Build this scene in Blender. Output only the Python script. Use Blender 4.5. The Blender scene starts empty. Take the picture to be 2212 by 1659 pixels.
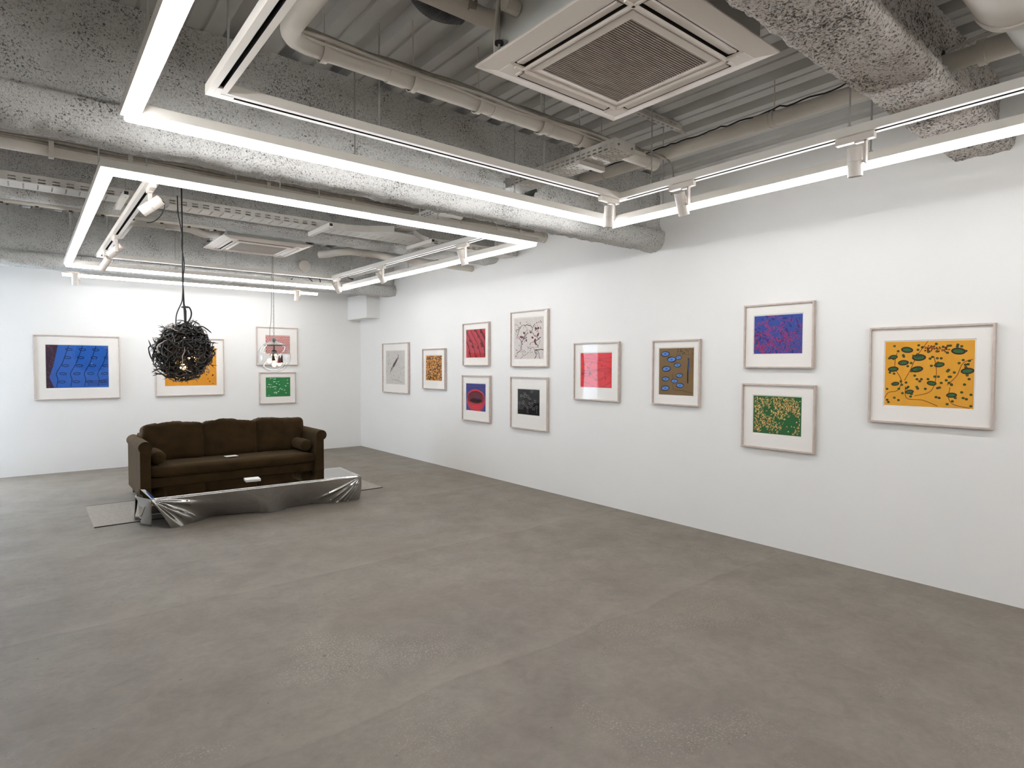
import bpy, bmesh, math, random
from mathutils import Vector, Matrix, noise, Quaternion

SC = bpy.context.scene
COL = SC.collection
PI = math.pi
WX, DY = 4.7595, 10.254          # right wall plane, back wall plane
XL, YF = -2.2, -4.2             # left wall, front wall (behind the camera)
ZD = 3.30                        # underside of the steel deck

# ------------------------------------------------------------------ camera
f_px, yaw, pitch, roll = 1290.09, 0.682725, -0.0322059, 0.0028557
fw = Vector((math.sin(yaw) * math.cos(pitch), math.cos(yaw) * math.cos(pitch), math.sin(pitch)))
rt = Vector((math.cos(yaw), -math.sin(yaw), 0))
up = rt.cross(fw)
rt, up = rt * math.cos(roll) + up * math.sin(roll), up * math.cos(roll) - rt * math.sin(roll)
cd = bpy.data.cameras.new('camera')
cd.sensor_width = 36.0
cd.lens = 36.0 * f_px / 2212.0
cd.clip_start = 0.02
cam = bpy.data.objects.new('camera', cd)
COL.objects.link(cam)
M = Matrix((rt, up, -fw)).transposed().to_4x4()
M.translation = Vector((0, 0, 1.5))
cam.matrix_world = M
SC.camera = cam

# ------------------------------------------------------------------ world, exposure
w = bpy.data.worlds.new('daylight')
SC.world = w
w.use_nodes = True
wn = w.node_tree.nodes
sky = wn.new('ShaderNodeTexSky')
sky.sky_type = 'NISHITA'
sky.sun_disc = False
sky.sun_elevation = math.radians(42)
sky.sun_rotation = math.radians(200)
wn['Background'].inputs['Strength'].default_value = 1.0
w.node_tree.links.new(sky.outputs[0], wn['Background'].inputs['Color'])
sd = bpy.data.lights.new('sun', 'SUN')
sd.energy = 125.0
sd.color = (0.86, 0.93, 1.0)
sd.angle = math.radians(0.6)
sun = bpy.data.objects.new('sun', sd)
COL.objects.link(sun)
sun.rotation_euler = Vector((0.22, -0.66, -0.55)).to_track_quat('-Z', 'Y').to_euler()
vs = SC.view_settings
vs.view_transform = 'Standard'
vs.look = 'None'
vs.gamma = 1.0
vs.use_curve_mapping = False
vs.exposure = 0.57
LED_STRENGTH = 19.0
LED_COLOR = (0.985, 0.985, 1.0)
SC.cycles.max_bounces = 10
SC.cycles.diffuse_bounces = 6
SC.cycles.transparent_max_bounces = 12
SC.cycles.caustics_reflective = False
SC.cycles.caustics_refractive = False
SC.cycles.sample_clamp_indirect = 6.0


# ------------------------------------------------------------------ materials
def s2l(c):
    return tuple(((v / 255.0) / 12.92 if v / 255.0 <= 0.04045 else ((v / 255.0 + 0.055) / 1.055) ** 2.4) for v in c) + (1.0,)


def mat(name, rgb, rough=0.6, metal=0.0, spec=0.5, var=0.06, scale=8.0, bump=0.0, bscale=60.0, detail=3.0):
    m = bpy.data.materials.new(name)
    m.use_nodes = True
    nt = m.node_tree
    N, L = nt.nodes, nt.links
    b = N['Principled BSDF']
    b.inputs['Roughness'].default_value = rough
    b.inputs['Metallic'].default_value = metal
    b.inputs['Specular IOR Level'].default_value = spec
    c = s2l(rgb)
    tc = N.new('ShaderNodeTexCoord')
    if var > 0:
        n = N.new('ShaderNodeTexNoise')
        n.inputs['Scale'].default_value = scale
        n.inputs['Detail'].default_value = detail
        L.new(tc.outputs['Object'], n.inputs['Vector'])
        r = N.new('ShaderNodeValToRGB')
        r.color_ramp.elements[0].position = 0.3
        r.color_ramp.elements[1].position = 0.7
        r.color_ramp.elements[0].color = tuple(v * (1 - var) for v in c[:3]) + (1,)
        r.color_ramp.elements[1].color = tuple(min(1, v * (1 + var)) for v in c[:3]) + (1,)
        L.new(n.outputs['Fac'], r.inputs['Fac'])
        L.new(r.outputs['Color'], b.inputs['Base Color'])
    else:
        b.inputs['Base Color'].default_value = c
    if bump > 0:
        n2 = N.new('ShaderNodeTexNoise')
        n2.inputs['Scale'].default_value = bscale
        n2.inputs['Detail'].default_value = 4
        L.new(tc.outputs['Object'], n2.inputs['Vector'])
        bp = N.new('ShaderNodeBump')
        bp.inputs['Strength'].default_value = bump
        bp.inputs['Distance'].default_value = 0.01
        L.new(n2.outputs['Fac'], bp.inputs['Height'])
        L.new(bp.outputs['Normal'], b.inputs['Normal'])
    return m


def emit(name, rgb, strength):
    m = bpy.data.materials.new(name)
    m.use_nodes = True
    nt = m.node_tree
    nt.nodes.remove(nt.nodes['Principled BSDF'])
    e = nt.nodes.new('ShaderNodeEmission')
    e.inputs['Color'].default_value = tuple(rgb) + (1,)
    e.inputs['Strength'].default_value = strength
    nt.links.new(e.outputs[0], nt.nodes['Material Output'].inputs[0])
    return m


def glassy(name, tint=(1, 1, 1), rough=0.0, ior=1.5):
    """thin clear sheet: fresnel mirror over see-through"""
    m = bpy.data.materials.new(name)
    m.use_nodes = True
    nt = m.node_tree
    N, L = nt.nodes, nt.links
    N.remove(N['Principled BSDF'])
    t = N.new('ShaderNodeBsdfTransparent')
    t.inputs['Color'].default_value = tuple(tint) + (1,)
    g = N.new('ShaderNodeBsdfGlossy')
    g.inputs['Roughness'].default_value = rough
    fr = N.new('ShaderNodeFresnel')
    geo = N.new('ShaderNodeNewGeometry')
    iv = N.new('ShaderNodeMapRange')          # same mirror strength from both faces of the sheet
    iv.inputs['To Min'].default_value = ior
    iv.inputs['To Max'].default_value = 1.0 / ior
    L.new(geo.outputs['Backfacing'], iv.inputs['Value'])
    L.new(iv.outputs[0], fr.inputs['IOR'])
    mx = N.new('ShaderNodeMixShader')
    L.new(fr.outputs[0], mx.inputs[0])
    L.new(t.outputs[0], mx.inputs[1])
    L.new(g.outputs[0], mx.inputs[2])
    L.new(mx.outputs[0], N['Material Output'].inputs[0])
    return m


def spray_mat(name, rgb, dark, thr=0.36, sc=70.0):
    """sprayed mineral insulation: pale grey crust with small pits, their shade put into the colour"""
    m = bpy.data.materials.new(name)
    m.use_nodes = True
    nt = m.node_tree
    N, L = nt.nodes, nt.links
    b = N['Principled BSDF']
    b.inputs['Roughness'].default_value = 0.95
    b.inputs['Specular IOR Level'].default_value = 0.1
    tc = N.new('ShaderNodeTexCoord')
    n = N.new('ShaderNodeTexNoise')
    n.inputs['Scale'].default_value = sc
    n.inputs['Detail'].default_value = 3
    n.inputs['Roughness'].default_value = 0.62
    n.inputs['Distortion'].default_value = 0.8
    L.new(tc.outputs['Object'], n.inputs['Vector'])
    big = N.new('ShaderNodeTexNoise')
    big.inputs['Scale'].default_value = 5.0
    big.inputs['Detail'].default_value = 4
    L.new(tc.outputs['Object'], big.inputs['Vector'])
    ad = N.new('ShaderNodeMath')
    ad.operation = 'MULTIPLY_ADD'
    ad.inputs[1].default_value = 0.30
    L.new(big.outputs['Fac'], ad.inputs[0])
    L.new(n.outputs['Fac'], ad.inputs[2])
    r = N.new('ShaderNodeValToRGB')
    e = r.color_ramp.elements
    e[0].position = thr + 0.13
    e[0].color = s2l(dark)  # painted shade inside the pits
    e[1].position = thr + 0.22
    e[1].color = s2l(rgb)
    e3 = e.new(0.85)
    e3.color = s2l(tuple(min(255, v * 1.10) for v in rgb))
    L.new(ad.outputs[0], r.inputs['Fac'])
    L.new(r.outputs['Color'], b.inputs['Base Color'])
    bp = N.new('ShaderNodeBump')
    bp.inputs['Strength'].default_value = 1.0
    bp.inputs['Distance'].default_value = 0.013
    L.new(ad.outputs[0], bp.inputs['Height'])
    L.new(bp.outputs['Normal'], b.inputs['Normal'])
    return m


def floor_mat():
    m = bpy.data.materials.new('trowelled_concrete')
    m.use_nodes = True
    nt = m.node_tree
    N, L = nt.nodes, nt.links
    b = N['Principled BSDF']
    tc = N.new('ShaderNodeTexCoord')
    sep = N.new('ShaderNodeSeparateXYZ')
    L.new(tc.outputs['Object'], sep.inputs[0])

    def noi(scale, detail, rough=0.55, dist=0.0, vec=None):
        n = N.new('ShaderNodeTexNoise')
        n.inputs['Scale'].default_value = scale
        n.inputs['Detail'].default_value = detail
        n.inputs['Roughness'].default_value = rough
        n.inputs['Distortion'].default_value = dist
        L.new(vec or tc.outputs['Object'], n.inputs['Vector'])
        return n.outputs['Fac']

    def ramp(x, p0, p1, a=0.0, c=1.0):
        r = N.new('ShaderNodeMapRange')
        r.inputs['From Min'].default_value = p0
        r.inputs['From Max'].default_value = p1
        r.inputs['To Min'].default_value = a
        r.inputs['To Max'].default_value = c
        r.clamp = True
        L.new(x, r.inputs['Value'])
        return r.outputs[0]

    def mth(op, x, y):
        q = N.new('ShaderNodeMath')
        q.operation = op
        for i, v in enumerate((x, y)):
            if isinstance(v, (int, float)):
                q.inputs[i].default_value = v
            else:
                L.new(v, q.inputs[i])
        return q.outputs[0]

    def mixc(fac, a, c):
        q = N.new('ShaderNodeMix')
        q.data_type = 'RGBA'
        L.new(fac, q.inputs['Factor'])
        for k, v in ((6, a), (7, c)):
            if isinstance(v, tuple):
                q.inputs[k].default_value = v
            else:
                L.new(v, q.inputs[k])
        return q.outputs[2]
    clouds = ramp(noi(1.3, 5, 0.6, 0.4), 0.3, 0.7)
    col = mixc(clouds, s2l((114, 106, 97)), s2l((132, 124, 114)))
    fine = ramp(noi(26, 6, 0.7), 0.35, 0.72)
    col = mixc(mth('MULTIPLY', fine, 0.5), col, s2l((101, 94, 86)))
    med = ramp(noi(6.5, 5, 0.65, 0.8), 0.38, 0.66)
    col = mixc(mth('MULTIPLY', med, 0.30), col, s2l((144, 136, 125)))
    warm = ramp(noi(0.7, 3), 0.5, 0.75, 0, 0.5)
    col = mixc(warm, col, s2l((122, 111, 97)))
    # lap marks of the trowelled strips, running across the room
    wob = mth('MULTIPLY', mth('SUBTRACT', noi(1.6, 4), 0.5), 0.22)
    yy = mth('ADD', sep.outputs['Y'], wob)
    for y0 in (2.31, 4.12, 5.94, 7.50, 0.45):
        d = mth('SUBTRACT', yy, y0)
        up_ = mth('MULTIPLY', ramp(d, -0.005, 0.02), ramp(d, 0.02, 0.20, 1, 0))
        dn = mth('MULTIPLY', ramp(d, -0.03, 0.0), ramp(d, -0.004, 0.004, 1, 0))
        col = mixc(mth('MULTIPLY', mth('MULTIPLY', up_, ramp(noi(1.9, 4), 0.35, 0.65, 0.15, 1.0)), 0.26), col, s2l((154, 146, 135)))
        col = mixc(mth('MULTIPLY', dn, 0.16), col, s2l((94, 87, 79)))
    # whitish scuffed aggregate patches
    patch = ramp(noi(1.1, 3, 0.5, 0.6), 0.54, 0.68)
    grit = ramp(noi(95, 3, 0.8), 0.55, 0.66)
    near = ramp(sep.outputs['Y'], 3.3, 4.6, 1, 0.15)
    sc = mth('MULTIPLY', mth('MULTIPLY', patch, grit), near)
    col = mixc(mth('MULTIPLY', sc, 0.75), col, s2l((190, 182, 171)))
    # a few dark specks and fine scratches
    speck = ramp(noi(34, 1, 0.4), 0.79, 0.81)
    col = mixc(mth('MULTIPLY', speck, 0.7), col, s2l((58, 50, 44)))
    L.new(col, b.inputs['Base Color'])
    L.new(ramp(noi(3.0, 4), 0.3, 0.7, 0.5, 0.68), b.inputs['Roughness'])
    b.inputs['Specular IOR Level'].default_value = 0.3
    bp = N.new('ShaderNodeBump')
    bp.inputs['Strength'].default_value = 0.08
    bp.inputs['Distance'].default_value = 0.01
    L.new(noi(40, 5), bp.inputs['Height'])
    L.new(bp.outputs['Normal'], b.inputs['Normal'])
    return m


def fabric_mat():
    m = mat('brown_suede', (50, 37, 19), 0.9, 0, 0.10, 0.25, 5, 0.3, 220)
    b = m.node_tree.nodes['Principled BSDF']
    b.inputs['Sheen Weight'].default_value = 0.28
    b.inputs['Sheen Roughness'].default_value = 0.5
    b.inputs['Sheen Tint'].default_value = s2l((150, 132, 104))
    return m


M_WALL = mat('white_wall_paint', (233, 232, 229), 0.7, 0, 0.25, 0.012, 1.2, 0.04, 260)
M_FLOOR = floor_mat()
M_DECK = mat('painted_steel_deck', (190, 189, 186), 0.55, 0, 0.35, 0.07, 2.5, 0.05, 30)
M_SPRAY = spray_mat('sprayed_insulation', (210, 209, 205), (104, 101, 97), 0.358, 108)
M_SPRAY2 = spray_mat('sprayed_insulation_coarse', (206, 200, 193), (100, 94, 87), 0.41, 78)
M_ALU = mat('white_lacquer', (226, 221, 212), 0.4, 0, 0.5, 0.02, 3)
M_SPOT = mat('spot_lacquer', (222, 214, 205), 0.32, 0, 0.5, 0.02, 6)
M_BLACK = mat('black_plastic', (22, 20, 19), 0.45, 0, 0.4, 0.2, 20)
M_PVC = mat('painted_pvc', (205, 199, 189), 0.5, 0, 0.4, 0.05, 6, 0.04, 40)
M_PVC2 = mat('grey_pvc', (186, 186, 180), 0.5, 0, 0.4, 0.05, 6)
M_CABLE = mat('grey_cable', (150, 143, 132), 0.6, 0, 0.3, 0.15, 30)
M_ROD = mat('zinc_rod', (186, 184, 180), 0.35, 0.6, 0.5, 0.05, 30)
M_TRAY = mat('galvanised_tray', (198, 194, 186), 0.45, 0.1, 0.5, 0.05, 9)
M_AC = mat('cassette_plastic', (226, 217, 207), 0.42, 0, 0.45, 0.02, 3)
M_GRILLE = mat('grille_plastic', (150, 139, 126), 0.5, 0, 0.4, 0.04, 8)
M_DARK = mat('dark_void', (34, 30, 27), 0.8, 0, 0.2, 0.2, 9)
M_ACBODY = mat('cassette_casing', (205, 205, 200), 0.45, 0.1, 0.5, 0.04, 4)
M_FLEX = mat('flex_duct', (70, 70, 70), 0.5, 0.1, 0.4, 0.2, 12)
M_FRAME = mat('taupe_frame_wood', (192, 178, 168), 0.45, 0, 0.4, 0.10, 25, 0.06, 120)
M_MATB = mat('mat_board', (242, 238, 232), 0.85, 0, 0.15, 0.01, 6)
M_PAPER = mat('print_paper', (236, 230, 223), 0.85, 0, 0.15, 0.02, 8)
M_GLAZE = glassy('acrylic_glazing', (1, 1, 1), 0.0, 1.42)
M_FABRIC = fabric_mat()
M_WOOD = mat('dark_wood_leg', (44, 28, 18), 0.45, 0, 0.4, 0.2, 12)
M_CHROME = mat('mirror_steel', (188, 187, 184), 0.02, 1.0, 0.5, 0.0)
M_RUG = mat('grey_flatweave', (160, 152, 143), 0.95, 0, 0.1, 0.16, 60, 0.4, 400)
M_CARD = mat('white_card', (244, 242, 238), 0.7, 0, 0.2, 0.01, 8)
M_TWIG = mat('blackened_twig', (24, 21, 20), 0.26, 0, 0.7, 0.5, 9, 0.2, 60)
M_TWIG2 = mat('brown_twig', (52, 43, 36), 0.42, 0, 0.5, 0.4, 9, 0.2, 60)
M_TWIG3 = mat('pale_twig', (186, 178, 170), 0.4, 0, 0.4, 0.1, 9)  # white highlights of the glossy black twigs, given as pale colour
M_BULB = emit('warm_filament_glow', (1.0, 0.62, 0.28), 9.0)
M_BULBW = emit('soft_bulb_glow', (1.0, 0.72, 0.46), 1.7)
M_LED = emit('led_diffuser_glow', LED_COLOR, LED_STRENGTH)
M_CAP = mat('grey_metal_cap', (128, 122, 116), 0.4, 0.6, 0.5, 0.06, 12)
M_CHAIN = mat('chain_steel', (170, 166, 160), 0.35, 0.7, 0.5, 0.05, 12)
M_GLOBE = glassy('clear_globe_glass', (0.965, 0.975, 0.975), 0.0, 1.75)
M_RED = mat('deep_red_glass', (120, 18, 24), 0.2, 0, 0.5, 0.1, 12)
def frosted(name, rgb):
    m = bpy.data.materials.new(name)
    m.use_nodes = True
    nt = m.node_tree
    nt.nodes.remove(nt.nodes['Principled BSDF'])
    t = nt.nodes.new('ShaderNodeBsdfTranslucent')
    t.inputs['Color'].default_value = s2l(rgb)
    nt.links.new(t.outputs[0], nt.nodes['Material Output'].inputs[0])
    return m


M_PANE = frosted('frosted_pane', (236, 242, 250))


# ------------------------------------------------------------------ mesh helper
ORIGIN = {}


class MB:
    def __init__(self):
        self.v, self.f, self.m = [], [], []

    def poly(self, pts, mi=0):
        k = len(self.v)
        self.v += [tuple(p) for p in pts]
        self.f.append(tuple(range(k, k + len(pts))))
        self.m.append(mi)

    def box(self, x0, x1, y0, y1, z0, z1, mi=0):
        c = Vector(((x0 + x1) / 2, (y0 + y1) / 2, (z0 + z1) / 2))
        self.obox(c, Vector((1, 0, 0)), Vector((0, 1, 0)), Vector((0, 0, 1)), abs(x1 - x0) / 2, abs(y1 - y0) / 2, abs(z1 - z0) / 2, mi)

    def obox(self, c, a, b, n, ha, hb, hn, mi=0):
        k = len(self.v)
        for sz in (-1, 1):
            for sx, sy in ((-1, -1), (1, -1), (1, 1), (-1, 1)):
                self.v.append(tuple(c + a * (ha * sx) + b * (hb * sy) + n * (hn * sz)))
        for q in ((3, 2, 1, 0), (4, 5, 6, 7), (0, 1, 5, 4), (1, 2, 6, 5), (2, 3, 7, 6), (3, 0, 4, 7)):
            self.f.append(tuple(k + i for i in q))
            self.m.append(mi)

    def bar(self, p0, p1, wa, wb, ref=Vector((0, 0, 1)), mi=0):
        p0, p1 = Vector(p0), Vector(p1)
        d = p1 - p0
        ln = d.length
        d.normalize()
        a = d.cross(ref)
        if a.length < 1e-4:
            a = d.cross(Vector((1, 0, 0)))
        a.normalize()
        b = a.cross(d)
        self.obox((p0 + p1) / 2, a, b, d, wa / 2, wb / 2, ln / 2, mi)

    def tube(self, pts, r, n=8, mi=0, cap=True):
        pts = [Vector(p) for p in pts]
        rs = r if isinstance(r, (list, tuple)) else [r] * len(pts)
        k = len(self.v)
        u = None
        for i, p in enumerate(pts):
            t = (pts[min(i + 1, len(pts) - 1)] - pts[max(i - 1, 0)])
            if t.length < 1e-9:
                t = Vector((0, 0, 1))
            t.normalize()
            if u is None:
                u = t.orthogonal().normalized()
            else:
                u = (u - t * u.dot(t))
                u = u.normalized() if u.length > 1e-6 else t.orthogonal().normalized()
            vv = t.cross(u)
            for j in range(n):
                a = 2 * PI * j / n
                self.v.append(tuple(p + (u * math.cos(a) + vv * math.sin(a)) * rs[i]))
        for i in range(len(pts) - 1):
            for j in range(n):
                a, b = k + i * n + j, k + i * n + (j + 1) % n
                self.f.append((a, b, b + n, a + n))
                self.m.append(mi)
        if cap:
            self.f.append(tuple(k + j for j in reversed(range(n))))
            self.m.append(mi)
            e = k + (len(pts) - 1) * n
            self.f.append(tuple(e + j for j in range(n)))
            self.m.append(mi)

    def lathe(self, prof, c, n=24, mi=0, axis=Vector((0, 0, 1))):
        c = Vector(c)
        a = Vector(axis).normalized()
        u = a.orthogonal().normalized()
        if abs(a.z) > 0.999:
            u = Vector((1, 0, 0))
        vv = a.cross(u)
        k = len(self.v)
        for r, h in prof:
            for j in range(n):
                t = 2 * PI * j / n
                self.v.append(tuple(c + a * h + (u * math.cos(t) + vv * math.sin(t)) * r))
        for i in range(len(prof) - 1):
            for j in range(n):
                p, q = k + i * n + j, k + i * n + (j + 1) % n
                self.f.append((p, q, q + n, p + n))
                self.m.append(mi)

    def sphere(self, c, rx, ry, rz, n=16, m=10, mi=0):
        c = Vector(c)
        k = len(self.v)
        for i in range(m + 1):
            ph = PI * i / m
            for j in range(n):
                t = 2 * PI * j / n
                self.v.append((c.x + rx * math.sin(ph) * math.cos(t), c.y + ry * math.sin(ph) * math.sin(t), c.z - rz * math.cos(ph)))
        for i in range(m):
            for j in range(n):
                a, b = k + i * n + j, k + i * n + (j + 1) % n
                self.f.append((a, b, b + n, a + n))
                self.m.append(mi)

    def build(self, name, mats, parent=None, smooth=False, bevel=0.0, seg=2, ang=35):
        if not isinstance(mats, (list, tuple)):
            mats = [mats]
        o0 = ORIGIN.get(parent.name, Vector((0, 0, 0))) if parent else Vector((0, 0, 0))
        me = bpy.data.meshes.new(name)
        me.from_pydata([tuple(Vector(v) - o0) for v in self.v], [], self.f)
        for q in mats:
            me.materials.append(q)
        if len(mats) > 1:
            me.polygons.foreach_set('material_index', self.m)
        if smooth:
            me.polygons.foreach_set('use_smooth', [True] * len(me.polygons))
            if ang:
                me.set_sharp_from_angle(angle=math.radians(ang))
        me.update()
        o = bpy.data.objects.new(name, me)
        COL.objects.link(o)
        if parent:
            o.parent = parent
        ORIGIN[o.name] = o0
        if bevel > 0:
            md = o.modifiers.new('bevel', 'BEVEL')
            md.width = bevel
            md.segments = seg
            md.limit_method = 'ANGLE'
            md.angle_limit = math.radians(40)
        return o


def thing(name, label, cat, loc, group=None):
    o = bpy.data.objects.new(name, None)
    o.empty_display_size = 0.1
    o.location = loc
    COL.objects.link(o)
    o['label'] = label
    o['category'] = cat
    if group:
        o['group'] = group
    ORIGIN[o.name] = Vector(loc)
    return o


def tag(o, label, cat, group=None):
    o['label'] = label
    o['category'] = cat
    if group:
        o['group'] = group
    return o


def struct(o, label=None):
    o['kind'] = 'structure'
    if label:
        o['label'] = label
    return o


def bez(p0, p1, p2, p3, n=12):
    p0, p1, p2, p3 = map(Vector, (p0, p1, p2, p3))
    out = []
    for i in range(n + 1):
        t = i / n
        out.append(p0 * (1 - t) ** 3 + p1 * 3 * t * (1 - t) ** 2 + p2 * 3 * t * t * (1 - t) + p3 * t ** 3)
    return out


def spline(pts, n=6):
    pts = [Vector(p) for p in pts]
    out = []
    for i in range(len(pts) - 1):
        a, b, c, d = pts[max(i - 1, 0)], pts[i], pts[i + 1], pts[min(i + 2, len(pts) - 1)]
        for k in range(n):
            t = k / n
            out.append(0.5 * ((2 * b) + (c - a) * t + (2 * a - 5 * b + 4 * c - d) * t * t + (3 * b - a - 3 * c + d) * t ** 3))
    out.append(pts[-1])
    return out


# ------------------------------------------------------------------ room shell
b = MB(); b.box(XL - 0.15, WX + 0.15, YF - 0.15, DY + 0.15, -0.2, 0.0)
struct(b.build('floor', M_FLOOR), 'brown grey trowelled concrete floor')
b = MB(); b.box(WX, WX + 0.12, YF - 0.15, DY + 0.15, 0, 3.6)
struct(b.build('wall_right', M_WALL), 'long white painted wall with eleven framed prints')


def wall_with_hole(name, axis, c0, c1, a0, a1, holes, z1=3.6):
    """wall slab spanning a0..a1 along the other axis; holes = (a, b, zlo, zhi)"""
    mb = MB()

    def bx(p, q, lo, hi):
        if q - p < 1e-4 or hi - lo < 1e-4:
            return
        if axis == 'x':
            mb.box(c0, c1, p, q, lo, hi)
        else:
            mb.box(p, q, c0, c1, lo, hi)
    cur = a0
    for p, q, lo, hi in sorted(holes):
        bx(cur, p, 0, z1)
        bx(p, q, 0, lo)
        bx(p, q, hi, z1)
        cur = q
    bx(cur, a1, 0, z1)
    return mb.build(name, M_WALL)


WIN_B = (-1.76, -1.05, 0.55, 2.50)
WIN_L = (8.95, 10.05, 0.30, 2.45)
struct(wall_with_hole('wall_back', 'y', DY, DY + 0.12, XL - 0.12, WX, [WIN_B]), 'white painted wall behind the sofa')
struct(wall_with_hole('wall_left', 'x', XL - 0.12, XL, YF, DY, [WIN_L]), 'white painted left wall with a frosted window')
struct(wall_with_hole('wall_front', 'y', YF - 0.12, YF, XL - 0.12, WX, []), 'white painted front wall')


def glazing(name, axis, c, p, q, lo, hi, nm):
    root = MB()
    t = 0.05

    def bx(a, bb, zl, zh, m=root):
        if axis == 'x':
            m.box(c - 0.04, c + 0.04, a, bb, zl, zh)
        else:
            m.box(a, bb, c - 0.04, c + 0.04, zl, zh)
    bx(p, p + t, lo, hi); bx(q - t, q, lo, hi); bx(p + t, q - t, lo, lo + t); bx(p + t, q - t, hi - t, hi)
    fr = root.build(name, M_ALU)
    struct(fr)
    n = nm
    wdt = (q - p - 2 * t) / n
    for i in range(n):
        g = MB()
        a, bb = p + t + wdt * i + 0.012, p + t + wdt * (i + 1) - 0.012
        if axis == 'x':
            g.poly([(c, a, lo + t), (c, bb, lo + t), (c, bb, hi - t), (c, a, hi - t)])
        else:
            g.poly([(a, c, lo + t), (bb, c, lo + t), (bb, c, hi - t), (a, c, hi - t)])
        g.build('pane', M_PANE, fr)
        if i:
            mm = MB()
            bx(p + t + wdt * i - 0.012, p + t + wdt * i + 0.012, lo + t, hi - t, mm)
            mm.build('mullion', M_ALU, fr)
    return fr


glazing('window_1', 'y', DY + 0.06, *WIN_B, 1)
glazing('window_2', 'x', XL - 0.06, *WIN_L, 1)

# ceiling: slab above, profiled deck panels below
b = MB(); b.box(XL - 0.12, WX + 0.12, YF - 0.12, DY + 0.12, 3.42, 3.6)
ceil = b.build('ceiling', M_DECK)
struct(ceil, 'profiled white steel deck ceiling')
x = 1.2726 - 0.3 * 7
while x < WX + 0.2:
    pr = [(0.0, 0.055), (0.018, 0.0), (0.085, 0.0), (0.089, 0.010), (0.103, 0.010), (0.107, 0.0), (0.195, 0.0), (0.222, 0.055), (0.3, 0.055)]
    mb = MB()
    for k in (0,):
        P = [(x + u + 0.3 * k, ZD + h) for u, h in pr]
        for (xa, za), (xb, zb) in zip(P[:-1], P[1:]):
            xa2, xb2 = max(XL, min(WX, xa)), max(XL, min(WX, xb))
            if xb2 - xa2 < 1e-5:
                continue
            mb.poly([(xa2, YF, za), (xa2, DY, za), (xb2, DY, zb), (xb2, YF, zb)])
    if mb.f:
        mb.build('deck_panel', M_DECK, ceil)
    x += 0.3


# sprayed beams -----------------------------------------------------------
def sprayed_beam(label, y0, y1, zb, zf, wi0, wi1, m, step, seed, amp=0.016, holes=(), x0=XL, x1=WX, rr=0.075):
    """I-beam under a thick sprayed crust: bulging lower flange, recessed web"""
    out = []

    def arc(cy, cz, r, a0, a1, n):
        for i in range(n + 1):
            a = math.radians(a0 + (a1 - a0) * i / n)
            out.append((cy + r * math.cos(a), cz + r * math.sin(a)))
    ztop = 3.300
    out.append((y0 + wi0, ztop))
    out.append((y0 + wi0, zf + 0.035))
    arc(y0 + 0.045, zf - 0.05, 0.045, 90, 180, 6)
    arc(y0 + rr, zb + rr, rr, 180, 270, 8)
    arc(y1 - rr, zb + rr, rr, 270, 360, 8)
    arc(y1 - 0.045, zf - 0.05, 0.045, 0, 90, 6)
    out.append((y1 - wi1, zf + 0.035))
    out.append((y1 - wi1, ztop))
    pts = []
    for (ya, za), (yb, zb_) in zip(out[:-1], out[1:]):
        d = math.hypot(yb - ya, zb_ - za)
        n = max(1, int(round(d / step)))
        for i in range(n):
            pts.append((ya + (yb - ya) * i / n, za + (zb_ - za) * i / n))
    pts.append(out[-1])
    n = len(pts)
    nx = int((x1 - x0) / (step * 1.25)) + 1
    nor = []
    for i in range(n):
        a, c = pts[max(i - 2, 0)], pts[min(i + 2, n - 1)]
        t = (c[0] - a[0], c[1] - a[1])
        l = math.hypot(*t) or 1
        nor.append((t[1] / l, -t[0] / l))
    # outward: away from the section's middle
    cy = (y0 + y1) / 2
    verts, faces = [], []
    so = Vector((seed * 7.3, seed * 3.1, seed * 1.7))
    for k in range(nx + 1):
        xx = x0 + (x1 - x0) * k / nx
        for i in range(n):
            y, z = pts[i]
            p = Vector((xx, y, z)) + so
            h = noise.noise(p * 3.2) * 0.6 + noise.noise(p * 11.0) * 0.7 + noise.noise(p * 34.0) * 0.75
            dd = amp * h
            ny, nz = nor[i]
            if ny * (y - cy) + nz * (z - (zb + 0.3)) < 0 and abs(nz) < 0.99:
                ny, nz = -ny, -nz
            verts.append((xx, y + ny * dd, z + nz * dd))
    for k in range(nx):
        for i in range(n - 1):
            a = k * n + i
            xx = x0 + (x1 - x0) * (k + 0.5) / nx
            zz = pts[i][1]
            skip = False
            if zz > zf:
                for hx, hz, rx, rz in holes:
                    q = ((xx - hx) / rx) ** 2 + ((zz - hz) / rz) ** 2
                    if q < 1 + 0.5 * noise.noise(Vector((xx * 14, zz * 14, seed))):
                        skip = True
            if not skip:
                faces.append((a, a + 1, a + n + 1, a + n))
    me = bpy.data.meshes.new('ceiling_beam')
    me.from_pydata(verts, [], faces)
    me.materials.append(m)
    me.polygons.foreach_set('use_smooth', [True] * len(me.polygons))
    me.update()
    o = bpy.data.objects.new('ceiling_beam', me)
    COL.objects.link(o)
    struct(o, label)
    return o


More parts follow.
